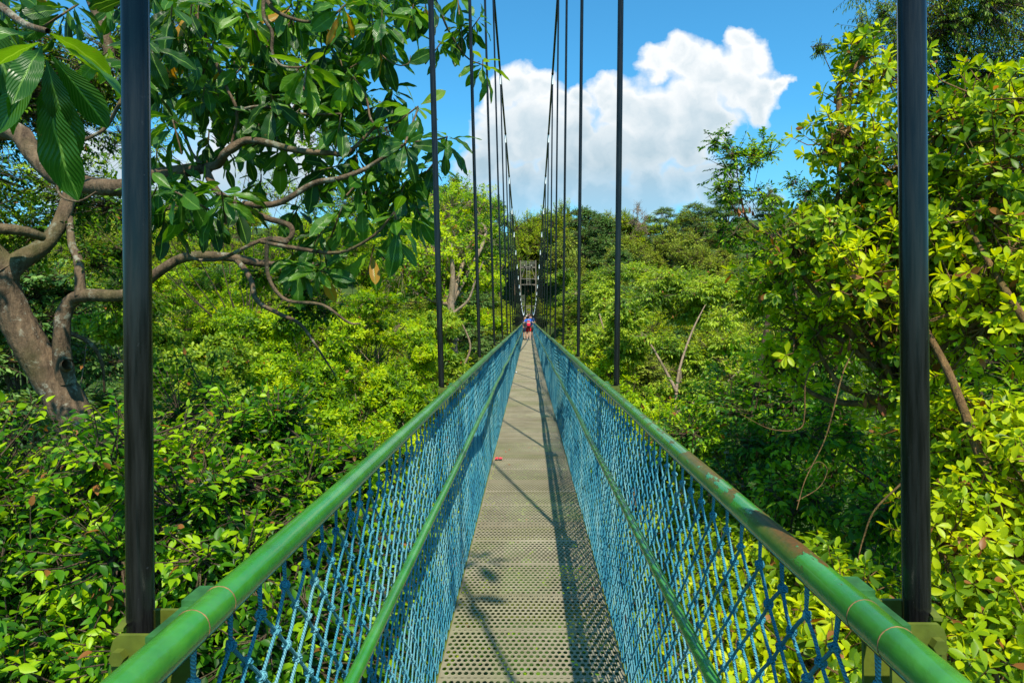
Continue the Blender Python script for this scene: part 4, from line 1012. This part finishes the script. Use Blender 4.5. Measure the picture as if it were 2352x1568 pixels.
tree('thin_crowned_tree', 'thin-crowned tree against the bright cloud behind the winding big-leaf branches', 'tree', gz(at(560, 400, 15)),
     lob((560, 260, 15, 1.2), (640, 440, 15, 1.1), (440, 200, 15, 1.5), (720, 300, 16, 1.3), (300, 330, 14, 1.4), (380, 500, 14, 1.3), (520, 540, 15, 1.3), (760, 450, 16, 1.4), (850, 300, 18, 1.5), (840, 480, 17, 1.6), (120, 420, 12, 1.3), (680, 560, 16, 1.3), (250, 200, 13, 1.5), (780, 190, 17, 1.2), (620, 130, 16, 1.4), (450, 60, 15, 1.5)), 'rosette', 63, limb_r=.035, trunk_r=.16,
     n=2900, k=7, L=.15, leafmat='leaf_mid', tm=TD, th=(35, 95), low=-.9, shell=(.2, 1.1), tint=(.1, .9), rare=.01)

# ------------------------------------------------------------------ right of the bridge
def rtr(wood, crown):
    def br(pts, r, sides=7): tube(wood, [at(*p) for p in pts], np.array(r), sides, 5, jit=.04)
    br([(2000, 560, 4.4), (1960, 400, 4.5), (1950, 330, 4.5), (1955, 200, 4.6), (1985, 80, 4.7)], [.03, .024, .02, .008])
    br([(2060, 900, 4.2), (2020, 700, 4.2), (2000, 560, 4.4)], [.05, .04, .03])
    br([(2060, 900, 4.2), (1950, 760, 4.1), (1850, 640, 4.2), (1800, 560, 4.3)], [.035, .03, .02, .008])
    br([(2330, 1250, 3.0), (2250, 1040, 3.2), (2190, 880, 3.4), (2140, 780, 3.6), (2060, 640, 4.0)], [.042, .034, .028, .018])
    br([(2400, 800, 3.2), (2330, 700, 3.3), (2270, 600, 3.5), (2200, 480, 3.8)], [.035, .028, .022, .01])
tree('rosette_tree', 'lime-green tree with upright paddle leaves on both sides of the nearest right hanger', 'tree', gz(at(2330, 1250, 3.4)),
     lob((1985, 120, 4.7, .25), (1990, 210, 4.6, .38), (1930, 330, 4.5, .33), (2040, 400, 4.3, .5), (1850, 570, 4.3, .42), (1960, 640, 4.0, .46), (1770, 660, 4.4, .3), (2210, 290, 4.0, .48), (2310, 470, 3.8, .55), (2190, 560, 3.9, .5), (2340, 260, 4.2, .5),
         (2050, 760, 4.1, .45), (1870, 760, 4.3, .4), (2270, 760, 3.7, .5), (2100, 900, 4.0, .4), (2330, 640, 3.5, .45), (2060, 560, 4.1, .45), (2500, 400, 4, .8), (1980, 480, 4.4, .4), (1800, 830, 4.6, .33), (2150, 400, 4.2, .45)),
     'rosette', 71, fork=at(2080, 930, 4.1), trunk_r=.07, n=2300, k=8, L=.130, leafmat='leaf_rosette', tm=TM, th=(20, 85), droop=.02, shell=(.15, 1.25), low=-.9, twig_len=.2, tint=(.05, .95), barkmat='twig', extra=rtr, sub=8, rare=.022, twr=.006)
tree('rosette_tree', 'lime-green tree with broader drooping leaves in the lower right corner below the nearest right bracket', 'tree', gz(at(2330, 1500, 3.4)),
     lob((2300, 1000, 3.3, .42), (2240, 1220, 3.1, .45), (2310, 1420, 2.8, .45), (2080, 1560, 2.6, .4), (1880, 1520, 2.6, .32), (2170, 1020, 3.6, .35), (1950, 1380, 3.0, .35), (2420, 1200, 3, .5), (1760, 1440, 2.9, .3), (2040, 1680, 2.4, .4), (1700, 1600, 2.6, .33), (1840, 1300, 3.3, .3)),
     'rosette', 72, trunk_r=.06, n=1600, k=8, L=.12, leafmat='leaf_rosette', tm=TM, th=(35, 110), droop=.18, shell=(.2, 1.08), low=-.9, twig_len=.18, tint=(.0, .95), barkmat='twig', sub=8, rare=.03, twr=.006)
tree('shade_tree', 'dim thick-leaved tree filling the shade between the right handrail and the lime-green tree', 'tree', gz(at(1900, 1200, 6.5)),
     lob((1900, 1000, 5.4, .6), (1750, 1020, 6, .6), (1820, 1150, 5.0, .55), (2020, 1200, 4.4, .5), (1820, 950, 7, 1.0), (2000, 1080, 6.5, 1.1), (1690, 930, 8, 1.0), (1720, 1130, 6, .85), (1900, 1280, 5, .9), (2200, 1150, 5.6, 1.1), (2200, 750, 6.8, 1.5), (1580, 1010, 8, .8), (2330, 900, 6, 1.4), (2100, 560, 7, 1.1), (1950, 760, 7, 1.2), (2300, 1500, 4.2, 1.), (2000, 1500, 4., .8)),
     'spray', 73, limb_r=.06, twr=.004, trunk_r=.12, n=6800, k=6, L=.105, leafmat='leaf_bush', tm=TO, droop=.3, low=-.9, twig_len=.25, tint=(.05, .9))
tree('fine_leaf_tree', 'fine-leaved drooping tree behind the top of the nearest right hanger', 'tree', gz(at(2300, 300, 8)),
     lob((2250, 30, 7.4, 1.15), (2120, 90, 7.8, .8), (2380, 150, 7.2, 1.1), (2010, 60, 8.2, .55), (2200, 200, 7.8, .9), (1950, 150, 8.4, .25), (1890, 115, 8.6, .22), (2330, -150, 7.6, 1.4), (2150, -150, 8, 1.2), (2350, 330, 7.8, 1.)),
     'spray', 74, limb_r=.035, trunk_r=.13, n=5200, k=8, L=.085, leafmat='leaf_fine', tm=TN, droop=.9, low=-.9, twig_len=.28, tint=(.05, .95), shell=(.2, 1.15), twr=.004)
def htr(wood, crown):
    def br(pts, r, sides=6): tube(wood, [at(*p) for p in pts], np.array(r), sides, 4, jit=.04)
    br([(1830, 700, 7), (1800, 600, 7), (1790, 555, 7), (1720, 510, 7), (1700, 440, 7), (1690, 370, 7)], [.05, .04, .035, .022, .012, .006])
    br([(1790, 555, 7), (1800, 520, 7), (1850, 460, 7.2), (1870, 420, 7.4)], [.03, .022, .014, .006])
    br([(1720, 510, 7), (1680, 470, 7), (1660, 410, 7)], [.012, .01, .005]); br([(1720, 520, 7), (1690, 525, 7), (1660, 500, 7)], [.01, .008, .004])
    br([(1680, 330, 7), (1650, 305, 7), (1620, 318, 7)], [.006, .004, .002], 4)
tree('sparse_tree', 'sparse small-leaved young tree standing against the sky right of the white cloud', 'tree', gz(at(1830, 900, 7)),
     lob((1690, 370, 7, .42), (1650, 330, 7, .30), (1745, 350, 7, .32), (1665, 440, 7, .34), (1750, 450, 7, .26), (1860, 440, 7.3, .30), (1820, 420, 7.3, .2), (1680, 540, 7, .35), (1780, 500, 7, .22), (1900, 500, 7.3, .35), (1750, 590, 7.2, .38), (1860, 600, 7.4, .5)),
     'spray', 75, fork=at(1790, 555, 7), limb_r=.012, trunk_r=.05, n=1150, k=6, L=.066, leafmat='leaf_bush', tm=TO, droop=.05, low=-.9, twig_len=.12, tint=(.2, .95), shell=(.15, 1.1), extra=htr, twr=.0035, sub=5)
def dead(u, v, d, n, s):
    r = np.random.default_rng(s); mb = MB(); c = at(u, v, d); m = 3
    P = c + r.normal(0, .05 * d / 5, (n, 3)); 
    leaves(mb, P, unit(r.normal(0, .3, (n, 3)) + [0, 0, -1]), rand_unit(n), np.full(n, .10), r.uniform(0, 1, n), TM)
    sticks(mb, P, np.tile(c + [0, 0, .2], (n, 1)), .002, .003, 3)
    return mb
for k, (u, v, d, n, s, lab) in enumerate([(1703, 480, 6.9, 12, 1, 'bunch of withered brown leaves hanging in the sparse young tree'), (2025, 925, 3.9, 4, 2, 'pair of curled brown leaves hanging just left of the nearest right hanger'),
        (1955, 780, 4.0, 3, 3, 'single brown leaf hanging among the lime-green leaves'), (2180, 1560, 2.7, 3, 4, 'reddish curled leaf behind the nearest right bracket')]):
    o = dead(u, v, d, n, s).build('withered_leaves', M['leaf_dead'], None, org=at(u, v, d)); o.location = at(u, v, d); tag(o, lab, 'dead leaves', 'withered leaves hanging in the right-hand trees')
# hanging vines
def vine(pts, r, lab, m='twig'):
    mb = MB(); P = [at(*p) for p in pts]; tube(mb, P, r, 6, 6, jit=.1); o = mb.build('vine', M[m], None, org=P[0]); o.location = P[0]; tag(o, lab, 'vine', 'bare vines hanging in the trees')
vine([(1960, 805, 3.9), (1935, 860, 3.8), (1912, 950, 3.7), (1890, 1020, 3.7), (1850, 1100, 3.7), (1830, 1170, 3.6)], [.007, .006, .005, .003], 'long straight vine hanging right of the handrail in front of the dark trees')
vine([(1920, 820, 4.2), (1870, 835, 4.1), (1850, 880, 4.1), (1848, 950, 4.1), (1835, 985, 4.1), (1770, 985, 4.1), (1700, 950, 4.2)], [.008, .007, .006, .003], 'curved vine looping left below the lime-green leaves')
vine([(2070, 1110, 3.3), (2010, 1170, 3.3), (1985, 1230, 3.3), (1972, 1290, 3.3), (1990, 1350, 3.3)], [.008, .007, .005, .003], 'bow-shaped vine beside the nearest right hanger')
vine([(1830, 1150, 3.9), (1880, 1120, 3.9), (1900, 1080, 3.9), (1880, 1060, 3.9), (1850, 1080, 3.9)], [.004, .004, .003], 'small curling tendril above the right handrail')
# airy trees beyond
def airyt(wood, crown):
    def br(pts, r, sides=6): tube(wood, [at(*p) for p in pts], np.array(r), sides, 4, jit=.06)
    br([(1540, 1000, 13), (1550, 940, 13), (1560, 850, 13.4), (1590, 760, 14), (1620, 700, 14.4)], [.06, .05, .04, .03, .015])
    br([(1555, 900, 13), (1500, 800, 13.5), (1450, 730, 14)], [.05, .03, .015]); br([(1550, 950, 13), (1640, 900, 13), (1700, 850, 13)], [.05, .03, .015])
    br([(1430, 930, 17), (1420, 860, 17), (1400, 800, 17.5), (1370, 700, 18)], [.08, .06, .05, .02])
tree('airy_tree', 'airy light green tree with thin spreading branches beyond the second right hanger', 'tree', gz(at(1540, 1000, 13.5)),
     clumps(lob((1480, 660, 16, 1.7), (1580, 720, 15, 1.7), (1400, 700, 17, 1.5), (1680, 700, 15.5, 1.6), (1500, 800, 14.5, 1.3), (1640, 820, 14, 1.4), (1420, 820, 16, 1.2), (1560, 900, 13.5, 1.0), (1700, 920, 12, 1.1), (1380, 760, 15, 1.0), (1460, 740, 13.5, 1.1)), 6, .42, 2),
     'spray', 81, fork=at(1560, 850, 13.4), trunk_r=.09, limb_r=.05, limbs=False, n=9500, k=8, L=.15, leafmat='leaf_airy', barkmat='bark_light', tm=TD, droop=.7, low=-.7, twig_len=.3, tint=(.1, .95), twr=.003, extra=airyt, shell=(.35, 1.08), sub=4)
tree('airy_tree', 'taller airy green tree behind the first airy one, below the pine on the skyline', 'tree', gz(at(1560, 700, 26)),
     clumps(lob((1380, 640, 25, 2.0), (1480, 640, 26, 2.0), (1590, 660, 26, 2.2), (1700, 680, 25, 2.2), (1330, 700, 24, 1.9), (1800, 720, 24, 2.4), (1400, 780, 22, 1.8), (1300, 640, 27, 1.2), (1340, 820, 20, 1.2)), 6, .42, 3), 'spray', 82, limbs=False, twr=.004, trunk_r=.16, n=9000, k=7, L=.19, leafmat='leaf_airy', barkmat='bark_light', tm=TD, droop=.6, low=-.7, twig_len=.45, tint=(.05, .8), shell=(.4, 1.05), sub=3)
tree('forest_tree', 'yellow-green leafy tree low on the right, beyond the right netting', 'tree', gz(at(1450, 1000, 12)),
     lob((1440, 960, 12.5, 1.1), (1540, 1000, 10.5, .9), (1390, 870, 15, 1.1), (1620, 1060, 9, .8), (1490, 1080, 9.5, .7), (1330, 830, 19, 1.0)), 'rosette', 83, trunk_r=.1, n=2100, k=8, L=.15, leafmat='leaf_mid', tm=TM, th=(35, 95), low=-.8, tint=(.05, .85))
tree('forest_tree', 'leafy crown seen through the right netting below the deck level', 'tree', gz(at(1750, 1400, 4.5)),
     lob((1700, 1330, 4.4, .6), (1800, 1500, 3.7, .6), (1600, 1240, 5.6, .7), (1650, 1500, 4.2, .6), (1500, 1250, 6.5, .6), (1560, 1450, 5, .6)), 'rosette', 84, trunk_r=.06, n=1700, k=8, L=.11, leafmat='leaf_rosette', tm=TM, th=(35, 105), low=-.9, tint=(.0, .9), twig_len=.2)
tree('forest_tree', 'low leafy crown seen through the left netting below the deck level', 'tree', gz(at(900, 1400, 5)),
     lob((880, 1450, 4.4, .6), (960, 1250, 6, .7), (760, 1560, 3.4, .5), (1000, 1400, 5.4, .6), (1020, 1130, 8, .8)), 'rosette', 85, trunk_r=.06, n=1500, k=8, L=.11, leafmat='leaf_rosette', tm=TM, th=(35, 105), low=-.9, tint=(.0, .8), twig_len=.2)

# ------------------------------------------------------------------ forest on the hillside: prototypes, then copies
def proto_tree(name, leafmat, seed, h, rad, shape, L, n, barkmat='bark', tint=(.05, .95), k=7, trunk=.22):
    r = np.random.default_rng(seed); lobes = []
    if shape == 'round':
        for i in range(9):
            a = i * 2.4; q = rad * (.55 if i else 0); lobes.append((q * math.cos(a), q * math.sin(a), h - rad * .8 + (0.35 if i == 0 else r.uniform(-.45, .12)) * rad, rad * r.uniform(.42, .58), rad * r.uniform(.42, .58), rad * .42))
    elif shape == 'layer':
        for i in range(11):
            a = i * 2.4; f = i / 10; q = rad * (.15 + .65 * f); lobes.append((q * math.cos(a), q * math.sin(a), h - f * h * .45, rad * r.uniform(.35, .5), rad * r.uniform(.35, .5), rad * .20))
    elif shape == 'tall':
        for i in range(8):
            a = i * 2.4; q = rad * .35; lobes.append((q * math.cos(a), q * math.sin(a), h - i * h * .075, rad * (.35 + .05 * i), rad * (.35 + .05 * i), rad * .45))
    return tree(name, 'prototype', 'tree', (0, 0, 0), lobes, 'spray', seed, trunk_r=trunk, n=n, k=k, L=L, leafmat=leafmat, barkmat=barkmat, tm=TD, droop=.2, low=-.5, twig_len=.5, tint=tint, shell=(.5, 1.05), clear=False, fork=(0, 0, h * .45), sub=6, twr=.02)
KIND = {
 'yellow': proto_tree('forest_tree', 'leaf_far_yellow', 101, 11, 4.2, 'round', .30, 2600),
 'dark': proto_tree('forest_tree', 'leaf_far_dark', 102, 12, 4.4, 'layer', .30, 2600),
 'olive': proto_tree('forest_tree', 'leaf_far_olive', 103, 12, 4.0, 'round', .30, 2300),
 'tall': proto_tree('tall_forest_tree', 'leaf_far_yellow', 104, 15, 3.0, 'tall', .28, 2300),
 'pine': proto_tree('pine_tree', 'leaf_far_dark', 105, 15, 4.0, 'layer', .26, 1500, trunk=.25),
 'pink': proto_tree('bare_tree', 'leaf_far_pink', 106, 13, 3.6, 'tall', .16, 900, barkmat='bark_light'),
 'bright': proto_tree('forest_tree', 'leaf_mid', 107, 10, 3.8, 'round', .24, 3400, tint=(.15, .95)),
}
used = set()
def put(kind, x, y, s, label, group=None, dz=0., rz=None, sz=None):
    r_ = np.random.default_rng(int(abs(x) * 131 + y * 17)); rz = r_.uniform(0, 6.28) if rz is None else rz
    loc = (x, y, float(ground_z(x, y)) + dz); p = KIND[kind]
    if kind not in used:
        used.add(kind); p.location = loc; p.rotation_euler = (0, 0, rz); p.scale = (s, s, sz or s); p['label'] = label
        if group: p['group'] = group
        return p
    return clone(p, loc, rz, s, label, group, sz)
def sky_tree(kind, u, vtop, d, s, label):
    """a tree of the skyline whose top reaches the given direction"""
    p = at(u, vtop, d); H = {'yellow': 11, 'dark': 12, 'olive': 12, 'tall': 15, 'pine': 15, 'pink': 13, 'bright': 10}[kind]
    g = float(ground_z(p[0], p[1])); need = (p[2] - g) / (H * 1.03)
    return put(kind, p[0], p[1], s, label, sz=max(.6, need))
sky_tree('yellow', 1212, 480, 104, 1.15, 'bright rounded tree on the skyline directly above the far tower')
sky_tree('yellow', 1290, 455, 100, 1.15, 'tallest rounded yellow-green tree on the skyline between the right hangers')
sky_tree('yellow', 1250, 470, 108, 1.0, 'yellow-green skyline tree just right of the right main cable')
sky_tree('dark', 1345, 482, 92, 1.25, 'broad dark green layered tree on the skyline between the third and second right hangers')
sky_tree('olive', 1395, 478, 100, .8, 'small yellowish tree on the skyline left of the second right hanger')
sky_tree('dark', 1385, 500, 88, 1.0, 'dark layered tree below the small yellowish skyline tree')
sky_tree('yellow', 1432, 475, 100, .9, 'green skyline tree just right of the second right hanger')
sky_tree('pink', 1468, 472, 96, .8, 'pinkish-grey almost bare tree on the skyline right of the second right hanger')
sky_tree('pine', 1527, 478, 92, 1.0, 'flat-topped dark pine-like tree standing alone in the skyline gap')
sky_tree('olive', 1540, 515, 86, .9, 'brownish olive tree at the foot of the lone skyline pine')
sky_tree('pine', 1602, 468, 88, 1.05, 'tall dark pine-like tree on the skyline next to the sparse young tree')
sky_tree('olive', 1590, 525, 80, 1.0, 'olive tree below the right-hand skyline pine')
sky_tree('tall', 1030, 418, 62, 1.0, 'tall slender tree poking above the others left of the bridge on the skyline')
sky_tree('tall', 1060, 440, 64, .9, 'second slender tree beside the tallest one on the left skyline')
sky_tree('dark', 1100, 455, 80, .9, 'dark round tree on the skyline between the left hangers')
sky_tree('dark', 1140, 468, 92, .8, 'small dark tree on the skyline just left of the left main cable')
sky_tree('bright', 1180, 480, 100, .9, 'light green tree on the skyline between the two main cables')
sky_tree('olive', 1660, 560, 75, 1.1, 'olive tree on the low part of the right skyline')
sky_tree('yellow', 1730, 590, 72, 1.1, 'yellow-green tree on the low right skyline behind the sparse tree')
sky_tree('olive', 1440, 530, 80, 1.0, 'olive tree below the pinkish bare tree')
sky_tree('yellow', 1240, 530, 106, .9, 'yellow-green tree right above the tower platform')
sky_tree('olive', 1300, 520, 84, 1., 'olive tree below the tallest rounded skyline tree')
r_ = np.random.default_rng(77); cnt = 0
for y0 in (40, 47, 55, 63, 71, 79, 87, 96, 106):
    xs_ = np.arange(-y0 * .95 - 3, y0 * 1.0 + 5, 6.6)
    for x in xs_:
        x = x + r_.uniform(-2, 2); y = y0 + r_.uniform(-3, 3)
        if abs(x) < 5.2 and y < 97: continue
        if abs(x) < 3: x += 3
        if 4 < x < 11 and 74 < y < 97: continue
        side = 'left' if x < 0 else 'right'
        if x > 30 and y < 60: continue
        y = y * KY
        k = r_.choice(['yellow', 'bright', 'olive', 'dark', 'bright'], p=[.3, .3, .15, .1, .15]) if x < 0 else r_.choice(['olive', 'dark', 'yellow', 'bright'], p=[.4, .25, .2, .15])
        names = {'yellow': 'yellow-green rounded', 'bright': 'bright green leafy', 'olive': 'olive green rounded', 'dark': 'dark green layered'}
        zone = 'lower valley' if y < 90 else 'middle slope' if y < 126 else 'upper slope'
        lab = f'{names[k]} forest tree on the {zone} {side} of the footbridge'
        put(str(k), float(x), float(y), float(r_.uniform(.75, 1.05)), lab, f'{names[k]} trees, {zone} {side}', dz=-.5); cnt += 1
# low forest close to the bridge below deck level
for (x, y, s, k, lab) in [(-8, 22, .8, 'bright', 'bright leafy tree below the left side of the bridge in the valley'), (9.5, 24, .75, 'olive', 'olive tree below the right side of the bridge in the valley'), (-16, 14, .9, 'dark', 'dark layered tree deep in the left valley'),
        (16, 13, .9, 'dark', 'dark layered tree deep in the right valley'), (-6.5, 33, .8, 'yellow', 'yellow-green tree close left of the bridge before the tower'), (7, 34, .8, 'olive', 'olive tree close right of the bridge before the tower'),
        (18, 28, .95, 'olive', 'olive tree right of the bridge behind the airy trees'), (-18, 27, .95, 'yellow', 'yellow-green tree far left behind the winding branches'), (6.2, 86, .9, 'bright', 'bright tree close beside the far tower on the right'), (-6.2, 84, .9, 'bright', 'bright tree close beside the far tower on the left'), (6.8, 76, .8, 'yellow', 'yellow-green tree right of the bridge just before the far tower'), (-6.5, 73, .8, 'yellow', 'yellow-green tree left of the bridge just before the far tower'), (2.5, 104, 1., 'bright', 'bright green tree directly behind the far tower platform'), (-2.5, 106, 1., 'yellow', 'yellow-green tree directly behind the far tower, left of the ladder'), (14, 36, .85, 'yellow', 'yellow-green tree right of the bridge in the middle distance'), (-15, 37, .9, 'bright', 'bright leafy tree left of the bridge in the middle distance'),
        (-28, 24, 1., 'olive', 'olive tree far left behind the leaning tree'), (30, 24, 1., 'olive', 'olive tree far right behind the lime-green tree')]:
    put(k, x, y * KY, s, lab)
# undergrowth filling the valley floor
def undergrowth():
    global rng; rng = np.random.default_rng(9)
    n = 90000; x = rng.uniform(-34, 34, n); y = rng.uniform(-1, 90, n) ; z = ground_z(x, y) + rng.uniform(0, 1, n) ** 1.5 * 2.2 * (1 + .6 * np.sin(x * .9) * np.cos(y * .7))
    P = np.stack([x, y, z], 1); mb = MB()
    D = rand_unit(n); D[:, 2] = np.abs(D[:, 2]) * .4; leaves(mb, P, D, unit(rng.normal(0, .5, (n, 3)) + [0, 0, 1]), rng.uniform(.14, .34, n), tints(n), TD)
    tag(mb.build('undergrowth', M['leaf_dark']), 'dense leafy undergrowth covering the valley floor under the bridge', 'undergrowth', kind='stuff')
undergrowth()
# ------------------------------------------------------------------ light and sky
EL = math.radians(55.9)
sun_dir = Vector((.282 * math.cos(EL), -.959 * math.cos(EL), math.sin(EL))).normalized()
sl = bpy.data.lights.new('sun', 'SUN'); sl.energy = 5.0; sl.angle = math.radians(.53); sl.color = (1., .93, .78)
so = bpy.data.objects.new('sun', sl); C.objects.link(so); so.rotation_euler = sun_dir.to_track_quat('Z', 'Y').to_euler(); so.location = (10, -20, 40)
w = bpy.data.worlds.new('World'); sc.world = w; w.use_nodes = True
nt = w.node_tree; nt.nodes.clear(); out = nt.nodes.new('ShaderNodeOutputWorld')
bg = nt.nodes.new('ShaderNodeBackground'); bg.inputs[1].default_value = .105; nt.links.new(bg.outputs[0], out.inputs[0])
sky = nt.nodes.new('ShaderNodeTexSky'); sky.sky_type = 'NISHITA'; sky.sun_disc = False
sky.sun_elevation = EL; sky.sun_rotation = math.atan2(sun_dir.x, sun_dir.y)
sky.air_density = 1.; sky.dust_density = .6; sky.ozone_density = 2.0
tint = mixc(nt, 1.0, sky.outputs[0], (.42, 1.22, 1.45), 'MULTIPLY')
co = nt.nodes.new('ShaderNodeTexCoord').outputs['Generated']
sx = nd(nt, 'ShaderNodeSeparateXYZ'); nt.links.new(co, sx.inputs[0])
yy = mth(nt, 'MAXIMUM', sx.outputs[1], .05)
px = mth(nt, 'DIVIDE', sx.outputs[0], yy); pz = mth(nt, 'DIVIDE', sx.outputs[2], yy)
cb = nd(nt, 'ShaderNodeCombineXYZ'); nt.links.new(px, cb.inputs[0]); nt.links.new(pz, cb.inputs[1])
base = cb.outputs[0]
def vn(scale, det, amp):
    n = noise(nt, base, scale, det, .55, out=1)
    v = nd(nt, 'ShaderNodeVectorMath', operation='SUBTRACT'); nt.links.new(n, v.inputs[0]); v.inputs[1].default_value = (.5, .5, .5)
    s = nd(nt, 'ShaderNodeVectorMath', operation='SCALE'); nt.links.new(v.outputs[0], s.inputs[0]); s.inputs['Scale'].default_value = amp
    return s.outputs[0]
def vadd(a, b):
    v = nd(nt, 'ShaderNodeVectorMath', operation='ADD'); nt.links.new(a, v.inputs[0]); nt.links.new(b, v.inputs[1]); return v.outputs[0]
wco = vadd(vadd(base, vn(13., 2, .065)), vn(38., 7, .036))
K = 1568.
blobs = [(1560, 440, 70), (1630, 420, 70), (1180, 460, 60), (1690, 520, 60), (1100, 460, 60), (1300, 400, 80), (1330, 360, 80), (1260, 450, 60), (1420, 460, 70), (1500, 470, 60), (1150, 215, 52), (1195, 205, 58), (1245, 200, 55), (1285, 235, 50), (1150, 300, 75), (1230, 300, 95), (1330, 300, 70), (1120, 370, 70), (1200, 420, 80),
         (1340, 225, 40), (1400, 215, 50), (1440, 250, 70), (1520, 140, 52), (1560, 130, 50), (1600, 150, 60), (1650, 170, 60), (1705, 100, 44), (1715, 140, 50), (1700, 200, 70),
         (1755, 215, 50), (1790, 210, 32), (1740, 250, 50), (1600, 250, 95), (1500, 260, 90), (1480, 340, 90), (1400, 350, 90), (1580, 330, 80), (1650, 290, 60), (1370, 440, 60), (1480, 430, 60),
         (600, 340, 190), (420, 470, 150), (1740, 500, 70), (1650, 470, 60), (200, 420, 160)]
f = None
for (u, v, r) in blobs:
    d = nd(nt, 'ShaderNodeVectorMath', operation='DISTANCE'); nt.links.new(wco, d.inputs[0]); d.inputs[1].default_value = ((u - 1214) / K, (725 - v) / K, 0)
    q = mth(nt, 'MULTIPLY_ADD', d.outputs['Value'], -K / r, 1.0)
    f = q if f is None else mth(nt, 'SMOOTH_MAX', f, q, .22)
# soft veil near the horizon and thin patches elsewhere
dens = ramp(nt, f, [(-.0, (0, 0, 0)), (.13, (.40, .40, .40)), (.36, (1, 1, 1))])
top = ramp(nt, pz, [(.15, (0, 0, 0)), (.37, (1, 1, 1))])                     # cumulus base is blue grey, its tops white
n1 = noise(nt, wco, 9., 5, .6); n2 = noise(nt, wco, 26., 6, .65)
sh = mth(nt, 'ADD', mth(nt, 'MULTIPLY', top, .75), mth(nt, 'ADD', mth(nt, 'MULTIPLY', n1, .75), mth(nt, 'MULTIPLY', n2, .40)))
sh = mth(nt, 'SUBTRACT', sh, mth(nt, 'MULTIPLY', mth(nt, 'MINIMUM', mth(nt, 'MAXIMUM', f, 0.), .8), .55))
ccol = ramp(nt, sh, [(.30, (3.0, 4.1, 4.8)), (.62, (4.4, 5.2, 5.7)), (.98, (6.6, 6.8, 6.9))])
lowmask = ramp(nt, pz, [(.13, (.55, .55, .55)), (.22, (1, 1, 1))])
dens = mth(nt, 'MULTIPLY', dens, lowmask)
thin = mth(nt, 'MULTIPLY', ramp(nt, noise(nt, base, 2.3, 5, .6), [(.50, (0, 0, 0)), (.75, (1, 1, 1))]), .30)
dens = mth(nt, 'MAXIMUM', dens, mth(nt, 'MULTIPLY', thin, mth(nt, 'LESS_THAN', sx.outputs[1], .30)))
hz = ramp(nt, pz, [(.0, (.55, .55, .55)), (.30, (0, 0, 0))])
skyc = mixc(nt, mth(nt, 'MULTIPLY', hz, 1.0), tint, (2.3, 4.5, 5.9))
skyc = mixc(nt, dens, skyc, ccol)
nt.links.new(skyc, bg.inputs[0])
sc.view_settings.view_transform = 'Standard'; sc.view_settings.look = 'None'; sc.view_settings.exposure = .52; sc.view_settings.gamma = 1.
sc.cycles.max_bounces = 7; sc.cycles.diffuse_bounces = 3; sc.cycles.glossy_bounces = 2; sc.cycles.transmission_bounces = 3; sc.cycles.transparent_max_bounces = 4
sc.cycles.use_denoising = True
